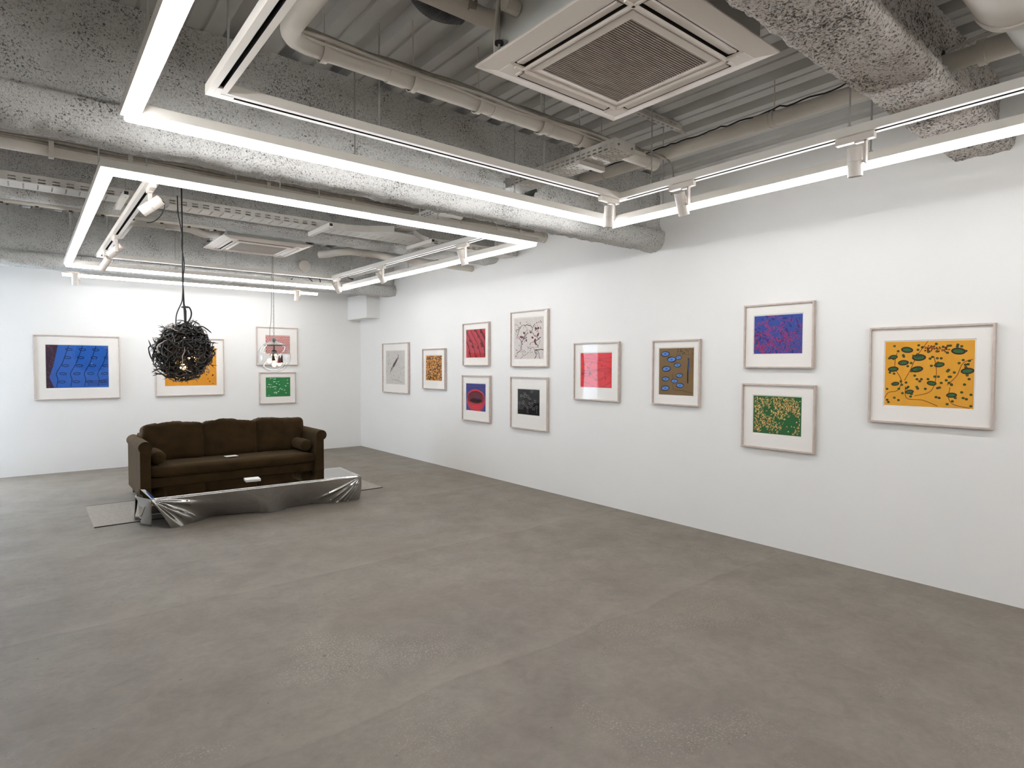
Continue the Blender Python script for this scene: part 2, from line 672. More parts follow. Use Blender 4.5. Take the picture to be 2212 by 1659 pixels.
sprayed_beam('deep beam under rough grey sprayed insulation above the first light ring', 3.545, 3.805, 2.602, 2.80, 0.06, 0.055, M_SPRAY, 0.016, 1, 0.014, [(3.01, 2.89, 0.165, 0.085), (3.70, 3.065, 0.065, 0.06)], rr=0.105)
sprayed_beam('shallow beam under coarse sprayed insulation beside the round duct', 0.935, 1.265, 2.838, 2.945, 0.085, 0.085, M_SPRAY2, 0.014, 2, 0.013, [(3.70, 3.06, 0.065, 0.06)], rr=0.05)
sprayed_beam('shallow sprayed beam behind the long cable tray', 6.155, 6.46, 2.815, 2.945, 0.07, 0.07, M_SPRAY, 0.026, 3, 0.014, rr=0.055)
sprayed_beam('deep sprayed beam in front of the back wall', 8.885, 9.24, 2.632, 2.80, 0.07, 0.06, M_SPRAY, 0.03, 4, 0.014)
sprayed_beam('sprayed beam behind the viewer', -1.70, -1.36, 2.62, 2.80, 0.06, 0.06, M_SPRAY, 0.06, 5, 0.014)

b = MB(); b.box(4.515, WX, 9.489, DY, 2.297, 2.70)
struct(b.build('trim_1', M_WALL, bevel=0.004), 'small white boxed-in bulkhead in the far corner')


# ------------------------------------------------------------------ light rings and tracks
def ring_parts(root, x0, x1, y0, y1, sec, name, m, mis=None, bars=(0, 1, 2, 3)):
    """mitred square ring; sec = closed polygon of (inset from outer edge, z)"""
    def corner(o):
        return [(x0 + o, y0 + o), (x1 - o, y0 + o), (x1 - o, y1 - o), (x0 + o, y1 - o)]
    n = len(sec)
    for k in bars:
        mb = MB()
        for i in range(n):
            (oa, za), (ob, zb) = sec[i], sec[(i + 1) % n]
            a, c = corner(oa), corner(ob)
            k2 = (k + 1) % 4
            mb.poly([a[k] + (za,), a[k2] + (za,), c[k2] + (zb,), c[k] + (zb,)], mis[i] if mis else 0)
        for kk in (k, (k + 1) % 4):
            mb.poly([corner(o)[kk] + (z,) for o, z in sec])
        mb.build(name, m, root)


ZL = 2.640
HOUSE = [(0, ZL), (0, ZL + 0.046), (0.076, ZL + 0.046), (0.076, ZL), (0.064, ZL), (0.064, ZL + 0.006), (0.012, ZL + 0.006), (0.012, ZL)]
DIFF = [(0.015, ZL + 0.0055), (0.061, ZL + 0.0055), (0.061, ZL - 0.022), (0.057, ZL - 0.030), (0.048, ZL - 0.034), (0.028, ZL - 0.034), (0.019, ZL - 0.030), (0.015, ZL - 0.022)]


def rods(root, pts, z0, r=0.0048):
    for (px, py) in pts:
        mb = MB()
        mb.tube([(px, py, z0), (px, py, ZD + 0.002)], r, 6)
        mb.lathe([(0.004, 0), (0.011, 0.002), (0.011, 0.016), (0.004, 0.02)], (px, py, z0), 8)
        mb.build('suspension_rod', M_ROD, root)


def led_ring(label, x0, x1, y0, y1, rp):
    root = thing('light_ring', label, 'ceiling light', ((x0 + x1) / 2, (y0 + y1) / 2, ZL), 'rectangular LED light rings')
    ring_parts(root, x0, x1, y0, y1, HOUSE, 'housing', M_ALU)
    ring_parts(root, x0, x1, y0, y1, DIFF, 'diffuser', M_LED)
    rods(root, rp, ZL + 0.046)
    return root


led_ring('glowing white rectangular LED ring, the larger one passing overhead beside the big air conditioner', 0.354, 3.730, -0.86, 3.290,
         [(1.48, 3.25), (2.66, 3.25), (3.69, 2.77), (3.69, 1.36), (3.69, 0.1), (0.39, 2.74), (0.39, 1.36), (1.48, -0.82), (2.66, -0.82)])
led_ring('glowing white rectangular LED ring hanging over sofa and coffee table', 0.354, 3.735, 4.205, 8.585,
         [(0.39, 4.75), (0.39, 6.64), (0.39, 7.9), (1.10, 4.25), (1.66, 4.25), (2.66, 4.25), (3.70, 4.8), (3.70, 6.60), (3.70, 7.8), (1.48, 8.55), (2.66, 8.55)])
led_ring('added unseen rectangular LED ring lighting the room from behind the viewer', 0.354, 3.730, -3.9, -2.2, [(0.39, -3), (3.69, -3)])  # extra ring out of view, added for its light

# straight light bar by the back wall
root = thing('light_bar', 'short straight white LED bar hanging close to the back wall', 'ceiling light', (2.0, 9.45, ZL))
mb = MB(); mb.box(0.367, 3.655, 9.415, 9.491, ZL, ZL + 0.046); mb.build('housing', M_ALU, root, bevel=0.002)
mb = MB(); P = [(9.43, ZL), (9.43, ZL - 0.022), (9.434, ZL - 0.030), (9.443, ZL - 0.034), (9.463, ZL - 0.034), (9.472, ZL - 0.030), (9.476, ZL - 0.022), (9.476, ZL)]
for (ya, za), (yb, zb) in zip(P[:-1], P[1:]):
    mb.poly([(0.375, ya, za), (3.647, ya, za), (3.647, yb, zb), (0.375, yb, zb)])
mb.poly([(0.375, y, z) for y, z in P]); mb.poly([(3.647, y, z) for y, z in P])
mb.build('diffuser', M_LED, root)
rods(root, [(0.8, 9.45), (2.2, 9.45), (3.4, 9.45)], ZL + 0.046)

ZT = 2.707
TRK = [(0, ZT), (0, ZT + 0.044), (0.075, ZT + 0.044), (0.075, ZT), (0.048, ZT), (0.048, ZT + 0.03), (0.029, ZT + 0.03), (0.029, ZT)]
TMI = [0, 0, 0, 0, 1, 1, 1, 0]


def track_ring(label, x0, x1, y0, y1, rp):
    root = thing('track_ring', label, 'lighting track', ((x0 + x1) / 2, (y0 + y1) / 2, ZT), 'rectangular lighting tracks')
    ring_parts(root, x0, x1, y0, y1, TRK, 'track', [M_ALU, M_BLACK], TMI)
    for cx, cy in ((x0, y1), (x1, y1), (x0, y0), (x1, y0)):
        mb = MB()
        sx = 1 if cx == x0 else -1
        sy = 1 if cy == y0 else -1
        mb.box(cx + sx * 0.026, cx + sx * 0.052, cy + sy * 0.026, cy + sy * 0.11, ZT - 0.0015, ZT + 0.012)
        mb.box(cx + sx * 0.0521, cx + sx * 0.11, cy + sy * 0.026, cy + sy * 0.052, ZT - 0.0015, ZT + 0.012)
        mb.build('corner_joint', M_SPOT, root)
    rods(root, rp, ZT + 0.044)
    return root


track_ring('white lighting track ring with a black slot inside the larger light ring', 0.644, 3.440, -0.55, 2.980,
           [(1.48, 2.945), (2.66, 2.945), (3.402, 2.65), (3.402, 1.36), (3.402, 0.0), (0.68, 2.72), (0.68, 1.36)])
track_ring('white lighting track ring with a black slot inside the light ring over the sofa', 0.641, 3.445, 4.505, 8.275,
           [(0.68, 4.9), (0.68, 7.5), (1.48, 4.54), (2.66, 4.54), (3.405, 5.0), (3.405, 7.6), (2.0, 8.24)])


def spotlight(label, x, y, along, aim, armside=1, ztop=ZT, cable=False):
    """track head: adapter box along the track, bracket, tilted cylinder"""
    root = thing('spotlight', label, 'spotlight', (x, y, ztop), 'white track spotlights')
    al = Vector((1, 0, 0)) if along == 'x' else Vector((0, 1, 0))
    sd = Vector((0, 1, 0)) if along == 'x' else Vector((1, 0, 0))
    p = Vector((x, y, ztop))
    mb = MB()
    mb.obox(p - Vector((0, 0, 0.017)), al, sd, Vector((0, 0, 1)), 0.095, 0.019, 0.017)
    mb.build('track_adapter', M_SPOT, root, bevel=0.003)
    hp = p - Vector((0, 0, 0.15))
    mb = MB()
    mb.obox(p + al * (0.052 * armside) - Vector((0, 0, 0.093)), al, sd, Vector((0, 0, 1)), 0.005, 0.013, 0.06)
    mb.obox(p + al * (0.03 * armside) - Vector((0, 0, 0.0385)), al, sd, Vector((0, 0, 1)), 0.03, 0.013, 0.004)
    mb.lathe([(0.0, 0), (0.008, 0), (0.008, 0.02), (0.0, 0.02)], p + al * (0.036 * armside) - Vector((0, 0, 0.14)), 10, 0, al * armside)
    mb.build('bracket', M_SPOT, root, bevel=0.001)
    a = Vector(aim).normalized()
    c = p - Vector((0, 0, 0.135))
    r, h = 0.036, 0.076
    mb = MB()
    mb.lathe([(0.0, -h + 0.012), (r - 0.004, -h + 0.012), (r - 0.003, -h), (r, -h + 0.003), (r, -0.004), (r - 0.002, -0.003), (r - 0.002, 0.001), (r, 0.002), (r, h - 0.002), (r - 0.002, h), (r - 0.005, h), (r - 0.006, h - 0.03), (0.0, h - 0.034)], c, 24, 0, a)
    mb.build('lamp_head', M_SPOT, root, smooth=True)
    mb = MB()
    mb.lathe([(0.0, -h + 0.0135), (r - 0.0055, -h + 0.0135)], c, 20, 0, a)
    mb.build('rear_cap', M_BLACK, root)
    mb = MB()
    mb.lathe([(0.0, h - 0.031), (r - 0.0075, h - 0.0285)], c, 20, 0, a)
    mb.build('lens', M_CAP, root)
    if cable:
        s = c - a * (h - 0.01)
        mb = MB()
        mb.tube(bez(s, s - a * 0.05 + Vector((0.03, 0, -0.03)), s + Vector((0.0, 0.02, -0.16)), c + a * 0.03 + Vector((0.0, 0.04, -0.09)), 14), 0.003, 6)
        mb.build('cable_loop', M_BLACK, root, smooth=True)
    return root


spotlight('white track spotlight hanging straight down at the corner of the larger track ring', 3.29, 2.9425, 'x', (0.05, 0.12, -1), 1)
spotlight('white track spotlight tilted towards the dark print pair, second on the long right track', 3.4025, 2.40, 'y', (0.42, 0.0, -1), -1)
spotlight('white track spotlight with upright bracket on the right track near the coarse beam', 3.4025, 1.33, 'y', (0.18, 0.02, -1), -1)
spotlight('white track spotlight with looped black cable nearest the ring corner, left track over sofa', 0.679, 4.72, 'y', (-0.75, 0.35, -0.62), 1, cable=True)
spotlight('white track spotlight in the middle of the left track over the sofa', 0.679, 6.80, 'y', (-0.75, 0.45, -0.70), -1)
spotlight('white track spotlight at the far end of the left track over the sofa', 0.679, 7.75, 'y', (-0.42, 0.6, -0.8), 1)
spotlight('white track spotlight at the far right corner of the track over the sofa', 3.4075, 8.10, 'y', (0.75, 0.15, -1), -1)
spotlight('white track spotlight halfway along the right track over the sofa', 3.4075, 6.75, 'y', (0.62, 0.0, -1), -1)
spotlight('white track spotlight with tall bracket on the right track near the cable tray', 3.4075, 4.98, 'y', (0.42, 0.0, -1), -1)
spotlight('white spotlight hanging below the left end of the straight light bar', 0.50, 9.39, 'x', (0.0, 0.25, -1), 1, ztop=ZL + 0.06)
spotlight('white spotlight hanging below the right end of the straight light bar', 3.30, 9.39, 'x', (0.0, 0.25, -1), 1, ztop=ZL + 0.06)


# ------------------------------------------------------------------ air-conditioner cassettes
def cassette(label, cx, cy, z0, ports):
    root = thing('air_conditioner', label, 'air conditioner', (cx, cy, z0))
    mb = MB()
    mb.box(cx - 0.42, cx + 0.42, cy - 0.42, cy + 0.42, z0 + 0.035, z0 + 0.30)
    for sx in (-1, 1):
        mb.box(cx + sx * 0.42 - 0.003, cx + sx * 0.42 + 0.003, cy - 0.38, cy + 0.38, z0 + 0.045, z0 + 0.06)
    mb.build('casing', M_ACBODY, root, bevel=0.004)
    # moulded panel: flat underside with cut-outs, rim sweeping up to a thin edge
    H, I = 0.48, 0.405
    mb = MB()

    def rect(h, z):
        return [(cx - h, cy - h, z), (cx + h, cy - h, z), (cx + h, cy + h, z), (cx - h, cy + h, z)]
    lev = [rect(H - 0.004, z0 + 0.030), rect(H, z0 + 0.027), rect(H, z0 + 0.021), rect(H - 0.004, z0 + 0.017), rect(I, z0)]
    for a, c in zip(lev[:-1], lev[1:]):
        for k in range(4):
            mb.poly([a[k], a[(k + 1) % 4], c[(k + 1) % 4], c[k]])
    mb.poly(rect(H - 0.004, z0 + 0.030))
    S0, S1, SL = 0.325, 0.392, 0.30         # outlet slot: distance from centre, half length
    G = 0.298
    # underside ring between I and G leaving the four slots open
    def T(k, u, v, z):
        d = [(u, -v), (v, u), (-u, v), (-v, -u)][k]
        return (cx + d[0], cy + d[1], z)
    for k in range(4):
        mb.poly([T(k, -I, I, z0), T(k, I, I, z0), T(k, SL, S1, z0), T(k, -SL, S1, z0)])
        mb.poly([T(k, -SL, S0, z0), T(k, SL, S0, z0), T(k, G, G, z0), T(k, -G, G, z0)])
        mb.poly([T(k, SL, S0, z0), T(k, SL, S1, z0), T(k, I, I, z0), T(k, G, G, z0)])
        mb.poly([T(k, -SL, S0, z0), T(k, -G, G, z0), T(k, -I, I, z0), T(k, -SL, S1, z0)])
        # slot walls
        for (ua, va), (ub, vb) in (((-SL, S0), (SL, S0)), ((SL, S0), (SL, S1)), ((SL, S1), (-SL, S1)), ((-SL, S1), (-SL, S0))):
            mb.poly([T(k, ua, va, z0), T(k, ub, vb, z0), T(k, ub, vb, z0 + 0.06), T(k, ua, va, z0 + 0.06)], 1)
        mb.poly([T(k, -SL, S0, z0 + 0.06), T(k, SL, S0, z0 + 0.06), T(k, SL, S1, z0 + 0.06), T(k, -SL, S1, z0 + 0.06)], 1)
    mb.build('panel', [M_AC, M_DARK], root)
    for k in range(4):
        mb = MB()
        q = [(S0 + 0.010, z0 + 0.010), (S0 + 0.020, z0 + 0.003), (S1 - 0.012, z0 - 0.003), (S1 - 0.006, z0 + 0.002), (S1 - 0.010, z0 + 0.008), (S0 + 0.016, z0 + 0.016)]
        L = SL - 0.008
        for i in range(len(q)):
            (va, za), (vb, zb) = q[i], q[(i + 1) % len(q)]
            mb.poly([T(k, -L, va, za), T(k, L, va, za), T(k, L, vb, zb), T(k, -L, vb, zb)])
        mb.poly([T(k, -L, v, z) for v, z in q]); mb.poly([T(k, L, v, z) for v, z in q])
        mb.build('louver', M_AC, root)
        # raised rib on the inner edge of each slot
        mb = MB()
        a, c = Vector(T(k, -0.37, S0 - 0.004, z0 - 0.005)), Vector(T(k, 0.37, S0 - 0.004, z0 - 0.005))
        mb.bar(a, c, 0.012, 0.012)
        mb.build('rib', M_AC, root)
        mb = MB()
        c0 = Vector(T(k, I - 0.045, I - 0.045, z0 - 0.001))
        mb.obox(c0, Vector((1, 0, 0)), Vector((0, 1, 0)), Vector((0, 0, 1)), 0.042, 0.042, 0.0035)
        mb.build('corner_cover', M_AC, root, bevel=0.003)
    # intake frame and slats
    mb = MB()
    g1, g0 = 0.296, 0.262
    for k in range(4):
        mb.poly([T(k, -g1, g1, z0 - 0.004), T(k, g1, g1, z0 - 0.004), T(k, g0, g0, z0 - 0.008), T(k, -g0, g0, z0 - 0.008)])
        mb.poly([T(k, -g1, g1, z0 - 0.004), T(k, g1, g1, z0 - 0.004), T(k, g1, g1, z0 + 0.004), T(k, -g1, g1, z0 + 0.004)])
        mb.poly([T(k, -g0, g0, z0 - 0.008), T(k, g0, g0, z0 - 0.008), T(k, g0, g0, z0 + 0.012), T(k, -g0, g0, z0 + 0.012)])
    mb.poly([T(k, 0, 0, 0) for k in ()] or [(cx - g0, cy - g0, z0 + 0.012), (cx + g0, cy - g0, z0 + 0.012), (cx + g0, cy + g0, z0 + 0.012), (cx - g0, cy + g0, z0 + 0.012)], 1)
    mb.build('intake_frame', [M_AC, M_DARK], root)
    mb = MB()
    n = 42
    for i in range(n):
        yy = cy - g0 + (i + 0.5) * 2 * g0 / n
        mb.box(cx - g0, cx + g0, yy - 0.0029, yy + 0.0029, z0 - 0.006, z0 + 0.006)
    for i in range(1, 5):
        xx = cx - g0 + i * 2 * g0 / 5
        mb.box(xx - 0.002, xx + 0.002, cy - g0, cy + g0, z0 - 0.002, z0 + 0.004)
    o = mb.build('slats', M_GRILLE, root)
    o['kind'] = 'stuff'
    for sx in (-1, 1):
        for sy in (-1, 1):
            mb = MB()
            px, py = cx + sx * 0.455, cy + sy * 0.33
            mb.tube([(px, py, z0 + 0.05), (px, py, ZD + 0.03)], 0.006, 6)
            mb.lathe([(0.0, 0), (0.02, 0.0), (0.02, 0.012), (0.0, 0.012)], (px, py, z0 + 0.07), 10, 1)
            mb.box(min(px, cx + sx * 0.42), max(px, cx + sx * 0.42) + 0.001, py - 0.02, py + 0.02, z0 + 0.083, z0 + 0.088)
            mb.build('hanger', [M_ROD, M_BLACK], root)
    for (p, q, r) in ports:
        mb = MB()
        mb.tube([p, q], r, 12)
        mb.build('pipe_stub', M_PVC, root, smooth=True)
    return root


cassette('large white ceiling air conditioner with square louvred grille, nearest the viewer', 2.117, 1.812, 2.857, [((1.69, 2.05, 3.05), (1.62, 2.05, 3.05), 0.03)])
cassette('smaller-looking white ceiling air conditioner above the sofa, in front of the far beam', 2.135, 7.375, 2.857, [((2.55, 7.15, 2.98), (2.62, 7.15, 2.98), 0.025)])


# ------------------------------------------------------------------ pipes and ducts
def bend(p0, c, p1, n=8):
    p0, c, p1 = map(Vector, (p0, c, p1))
    return [p0 * (1 - t) ** 2 + c * 2 * t * (1 - t) + p1 * t * t for t in [i / n for i in range(n + 1)]]


def strap(root, x, y, z, r, ztop, along='x', wdt=0.03):
    """flat band round a pipe, hung from the deck by a thin rod"""
    mb = MB()
    a = Vector((1, 0, 0)) if along == 'x' else Vector((0, 1, 0))
    mb.lathe([(r + 0.001, -wdt / 2), (r + 0.005, -wdt / 2), (r + 0.005, wdt / 2), (r + 0.001, wdt / 2)], (x, y, z), 18, 0, a)
    mb.tube([(x, y, z + r), (x + 0.004, y, z + r + 0.03), (x, y, ztop)], 0.004, 6)
    mb.build('pipe_strap', M_PVC, root, smooth=True)


# pipe in front of the deep beam, cables strapped on its near upper side
pA = (2.80, 2.985, 0.045)
root = thing('drain_pipe', 'pale pipe carrying strapped cables in front of the deep sprayed beam', 'pipe', (2.2, pA[0], pA[1]))
mb = MB()
path = [(0.93, 1.20, pA[1]), (0.93, 1.9, pA[1])] + bend((0.93, 2.66, pA[1]), (0.93, 2.80, pA[1]), (1.07, 2.80, pA[1]), 8) + [(2.0, 2.80, pA[1]), (3.62, 2.80, pA[1])]
mb.tube(path, 0.045, 18)
mb.build('pipe', M_PVC, root, smooth=True)
for xx in (1.50, 2.16, 2.62, 3.58):
    mb = MB(); mb.lathe([(0.0455, -0.05), (0.050, -0.05), (0.050, 0.05), (0.0455, 0.05)], (xx, pA[0], pA[1]), 18, 0, Vector((1, 0, 0)))
    mb.build('socket', M_PVC, root, smooth=True)
for xx in (1.12, 1.60, 2.02, 2.50, 2.84):
    strap(root, xx, pA[0], pA[1], 0.052, ZD)
for k, (dy, dz, r) in enumerate(((-0.046, 0.022, 0.012), (-0.030, 0.043, 0.014), (-0.052, 0.004, 0.008), (-0.004, 0.056, 0.011))):
    pts = []
    for i in range(60):
        xx = 1.0 + (3.45 - 1.0) * i / 59
        sag = 0.010 * math.sin(xx * 7.0 + k)
        pts.append((xx, pA[0] + dy - abs(sag) * 0.5, pA[1] + dz + sag * 0.7))
    mb = MB(); mb.tube(pts, r, 6)
    mb.build('cable', M_CABLE if k % 2 else M_PVC, root, smooth=True)
mb = MB(); mb.tube(spline([(3.4, 2.76, 3.03), (3.55, 2.75, 3.04), (3.70, 2.74, 3.02), (3.76, 2.73, 2.95), (3.73, 2.72, 2.76)], 6), 0.006, 6)
mb.build('cable', M_CABLE, root, smooth=True)

# pipe along the right wall passing through two beams
root = thing('drain_pipe', 'straight pale pipe running along the right wall through both beams', 'pipe', (3.70, 2.4, 3.06))
mb = MB()
path = [(3.70, 3.67, 3.07), (3.70, 1.2, 3.055), (3.70, 0.86, 3.053)]
mb.tube(path, 0.046, 18)
mb.build('pipe', M_PVC, root, smooth=True)
mb = MB()
mb.tube([(3.70, 0.88, 3.053), (3.70, 0.80, 3.052)] + bend((3.70, 0.74, 3.052), (3.70, 0.62, 3.052), (3.82, 0.62, 3.05), 8) + [(4.4, 0.62, 3.04), (WX - 0.01, 0.62, 3.03)], 0.056, 18)
mb.build('elbow', M_PVC, root, smooth=True)
mb = MB(); mb.lathe([(0.05, -0.016), (0.064, -0.016), (0.064, 0.016), (0.05, 0.016)], (3.70, 0.865, 3.053), 18, 0, Vector((0, 1, 0)))
mb.build('socket', M_PVC, root, smooth=True)
mb = MB(); mb.lathe([(0.047, -0.05), (0.052, -0.05), (0.052, 0.05), (0.047, 0.05)], (3.70, 2.0, 3.06), 18, 0, Vector((0, 1, 0)))
mb.build('socket', M_PVC, root, smooth=True)
for yy in (3.35, 1.93):
    strap(root, 3.70, yy, 3.063, 0.047, ZD, 'y', 0.02)
mb = MB(); mb.tube([(3.672, 3.5 - 0.045 * i, 3.105 + 0.005 * math.sin(i * 1.3) + (0.012 if i % 9 == 0 else 0)) for i in range(50)], 0.005, 6)
mb.build('cable', M_BLACK, root, smooth=True)
mb = MB(); mb.tube(spline([(3.66, 1.0, 3.10), (3.68, 0.8, 3.13), (3.74, 0.62, 3.135), (3.95, 0.52, 3.10), (4.2, 0.5, 3.06), (4.7, 0.5, 3.05)], 6), 0.008, 6)
mb.build('cable', M_PVC, root, smooth=True)

# round duct, top right
root = thing('round_duct', 'fat pale round duct ending above the right light track', 'duct', (2.4, 0.62, 2.86))
mb = MB(); mb.lathe([(0.0, -2.8), (0.15, -2.8), (0.15, 0.0)], (3.05, 0.60, 2.985), 40, 0, Vector((1, 0, 0)))
mb.build('duct', M_PVC, root, smooth=True)
mb = MB(); mb.lathe([(0.15, -0.02), (0.158, -0.02), (0.158, 0.012), (0.10, 0.012)], (3.05, 0.60, 2.985), 40, 0, Vector((1, 0, 0)))
mb.build('end_collar', M_PVC, root, smooth=True)
mb = MB(); mb.lathe([(0.105, 0.0), (0.105, 0.55)], (3.05, 0.60, 2.985), 32, 0, Vector((1, 0, 0)))
mb.build('spigot', M_PVC2, root, smooth=True)
for xx in (0.9, 2.2):
    strap(root, xx, 0.60, 2.985, 0.15, ZD)

# pipe behind the deep beam, running to the right wall
root = thing('drain_pipe', 'long pale pipe with cable bundle behind the deep sprayed beam', 'pipe', (2.0, 5.26, 2.975))
mb = MB(); mb.tube([(XL + 0.02, 5.26, 2.975), (2.0, 5.26, 2.990), (WX - 0.015, 5.26, 3.0)], 0.053, 18)
mb.build('pipe', M_PVC, root, smooth=True)
mb = MB(); mb.lathe([(0.054, 0), (0.068, 0), (0.068, -0.03), (0.054, -0.03)], (WX - 0.005, 5.26, 3.0), 20, 0, Vector((1, 0, 0)))
mb.build('wall_collar', M_PVC, root, smooth=True)
for xx in (0.16, 0.62, 1.6, 2.35, 3.1, 4.35):
    strap(root, xx, 5.26, 2.988, 0.066, ZD)
for k, (dy, dz, r) in enumerate(((-0.058, 0.035, 0.014), (-0.036, 0.060, 0.016), (-0.066, 0.010, 0.010))):
    mb = MB(); mb.tube([(-0.75 + 0.1 * i, 5.26 + dy * 0.86, 2.982 + dz * 0.86 + 0.0005 * i + 0.006 * math.sin(i * 0.8 + k)) for i in range(54)], r, 6)
    mb.build('cable', M_CABLE if k % 2 == 0 else M_PVC, root, smooth=True)

# pipes around the far air conditioner
root = thing('drain_pipe', 'pale pipe with elbow leaving the far air conditioner towards the right wall', 'pipe', (3.2, 6.72, 2.84))
mb = MB(); mb.tube([(2.72, 6.98, 2.80)] + bend((2.80, 6.90, 2.805), (2.9, 6.72, 2.83), (3.05, 6.72, 2.835), 8) + [(4.0, 6.72, 2.82), (WX - 0.01, 6.72, 2.81)], 0.042, 16)
mb.build('pipe', M_PVC, root, smooth=True)
for xx in (3.15, 3.7, 4.2):
    strap(root, xx, 6.72, 2.828, 0.043, ZD)
root = thing('drain_pipe', 'pale pipe with rounded elbow left of the far air conditioner', 'pipe', (1.2, 6.75, 2.86))
mb = MB(); mb.tube([(0.80, 7.6, 2.86), (0.80, 7.0, 2.86)] + bend((0.80, 6.88, 2.86), (0.80, 6.74, 2.86), (0.95, 6.74, 2.86), 8) + [(1.3, 6.74, 2.855), (1.45, 6.80, 2.83), (1.56, 6.95, 2.87), (1.66, 7.05, 2.93)], 0.036, 14)
mb.build('pipe', M_PVC, root, smooth=True)
strap(root, 1.1, 6.74, 2.857, 0.037, ZD)
root = thing('vent_pipe', 'grey pipe running away along the right wall below the far beam', 'pipe', (3.9, 7.8, 2.87))
mb = MB(); mb.tube([(3.90, 6.80, 2.885), (3.90, 7.6, 2.876), (3.90, 8.80, 2.868)], 0.045, 16)
mb.build('pipe', M_PVC2, root, smooth=True)
mb = MB(); mb.tube(spline([(3.90, 8.75, 2.93), (3.86, 8.76, 2.88), (3.88, 8.76, 2.83), (3.95, 8.76, 2.815)], 6), 0.010, 6)
mb.build('cable', M_BLACK, root, smooth=True)

# thin rail under the shallow beam
root = thing('conduit', 'thin pale conduit with dark clips below the shallow beam', 'conduit', (1.0, 6.20, 2.785))
mb = MB(); mb.tube([(XL + 0.02, 6.20, 2.778), (1.5, 6.20, 2.782)], 0.016, 10)
mb.build('pipe', M_PVC, root, smooth=True)
for i in range(9):
    xx = -0.35 + i * 0.22
    mb = MB(); mb.box(xx - 0.012, xx + 0.012, 6.190, 6.210, 2.758, 2.775)
    mb.build('clip', M_BLACK, root)
# pipes and flexible duct feeding the near cassette
root = thing('coolant_pipe', 'pair of lagged pale pipes entering the near air conditioner', 'pipe', (1.5, 2.2, 3.1))
mb = MB(); mb.tube([(0.2, 2.30, 3.12), (1.35, 2.27, 3.10), (1.64, 2.22, 3.07), (1.69, 2.18, 3.06)], 0.040, 14); mb.build('pipe', M_PVC, root, smooth=True)
mb = MB(); mb.tube([(0.2, 2.19, 3.19), (1.25, 2.18, 3.17), (1.5, 2.17, 3.15), (1.56, 2.2, 3.12)], 0.026, 12); mb.build('pipe', M_PVC, root, smooth=True)
mb = MB(); mb.lathe([(0.042, -0.02), (0.048, -0.02), (0.048, 0.02), (0.042, 0.02)], (1.56, 2.235, 3.093), 14, 0, Vector((1, -0.1, -0.1))); mb.build('band', M_CABLE, root)
for k, (o1, o2) in enumerate(((0.0, 0.0), (0.05, 0.03), (0.09, -0.02))):
    mb = MB(); mb.tube(spline([(1.2, 1.95 + o1, 3.22), (1.45, 2.02 + o2, 3.16), (1.60, 2.06, 3.17 + o1), (1.66, 2.0 + o1, 3.26)], 6), 0.007, 6)
    mb.build('wire', M_CABLE, root, smooth=True)
mb = MB(); mb.tube(spline([(1.62, 2.02, 3.27), (1.63, 2.1, 3.12), (1.66, 2.17, 2.98), (1.68, 2.19, 2.89)], 6), 0.007, 6)
mb.build('wire', M_PVC, root, smooth=True)
root = thing('flexible_duct', 'dark ribbed flexible duct curling above the near air conditioner pipes', 'duct', (1.55, 2.3, 3.2))
mb = MB()
pts = bend((1.40, 2.40, 3.225), (1.50, 2.50, 3.18), (1.68, 2.47, 3.235), 40)
mb.tube(pts, [0.060 + 0.006 * (i % 2) for i in range(len(pts))], 16)
mb.build('hose', M_FLEX, root, smooth=True, ang=20)


# ------------------------------------------------------------------ cable trays
def perforated(mb, O, U, V, nu, nv, cu, cv, hu, hv, off=0.0, skip=None):
    """sheet from O spanned by unit vectors U, V; nu x nv cells of cu x cv, each with a centred hu x hv slot"""
    O, U, V = Vector(O), Vector(U), Vector(V)
    for i in range(nu):
        for j in range(nv):
            def P(a, c):
                return tuple(O + U * (i * cu + a) + V * (j * cv + c))
            if skip and skip(i, j):
                mb.poly([P(0, 0), P(cu, 0), P(cu, cv), P(0, cv)])
                continue
            a0, a1 = (cu - hu) / 2, (cu + hu) / 2
            c0, c1 = (cv - hv) / 2, (cv + hv) / 2
            mb.poly([P(0, 0), P(cu, 0), P(a1, c0), P(a0, c0)])
            mb.poly([P(cu, 0), P(cu, cv), P(a1, c1), P(a1, c0)])
            mb.poly([P(cu, cv), P(0, cv), P(a0, c1), P(a1, c1)])
            mb.poly([P(0, cv), P(0, 0), P(a0, c0), P(a0, c1)])


def solid(o, t=0.0025):
    md = o.modifiers.new('thick', 'SOLIDIFY')
    md.thickness = t
    md.offset = 0
    return o


X, Y, Z = Vector((1, 0, 0)), Vector((0, 1, 0)), Vector((0, 0, 1))
# tray along the room, through the deep beam
root = thing('cable_tray', 'perforated white cable tray passing through the hole in the deep sprayed beam', 'cable tray', (3.01, 3.8, 2.87))
tx0, tx1, ty0, ty1, tz, th = 2.915, 3.105, 2.56, 5.60, 2.872, 0.068
n = int((ty1 - ty0) / 0.05)
mb = MB()
perforated(mb, (tx0, ty0, tz), X, Y, 6, n * 2, (tx1 - tx0) / 6, 0.025, 0.022, 0.008, skip=lambda i, j: (j // 2) % 7 == 6 or (i + j) % 5 == 4)
solid(mb.build('tray_floor', M_TRAY, root))
for xx in (tx0, tx1):
    mb = MB(); perforated(mb, (xx, ty0, tz), Y, Z, n, 3, 0.05, th / 3, 0.030, 0.010, skip=lambda i, j: j == 2)
    solid(mb.build('tray_side', M_TRAY, root))
mb = MB(); mb.box(tx0 - 0.002, tx1 + 0.002, ty0 - 0.004, ty0, tz - 0.002, tz + th)
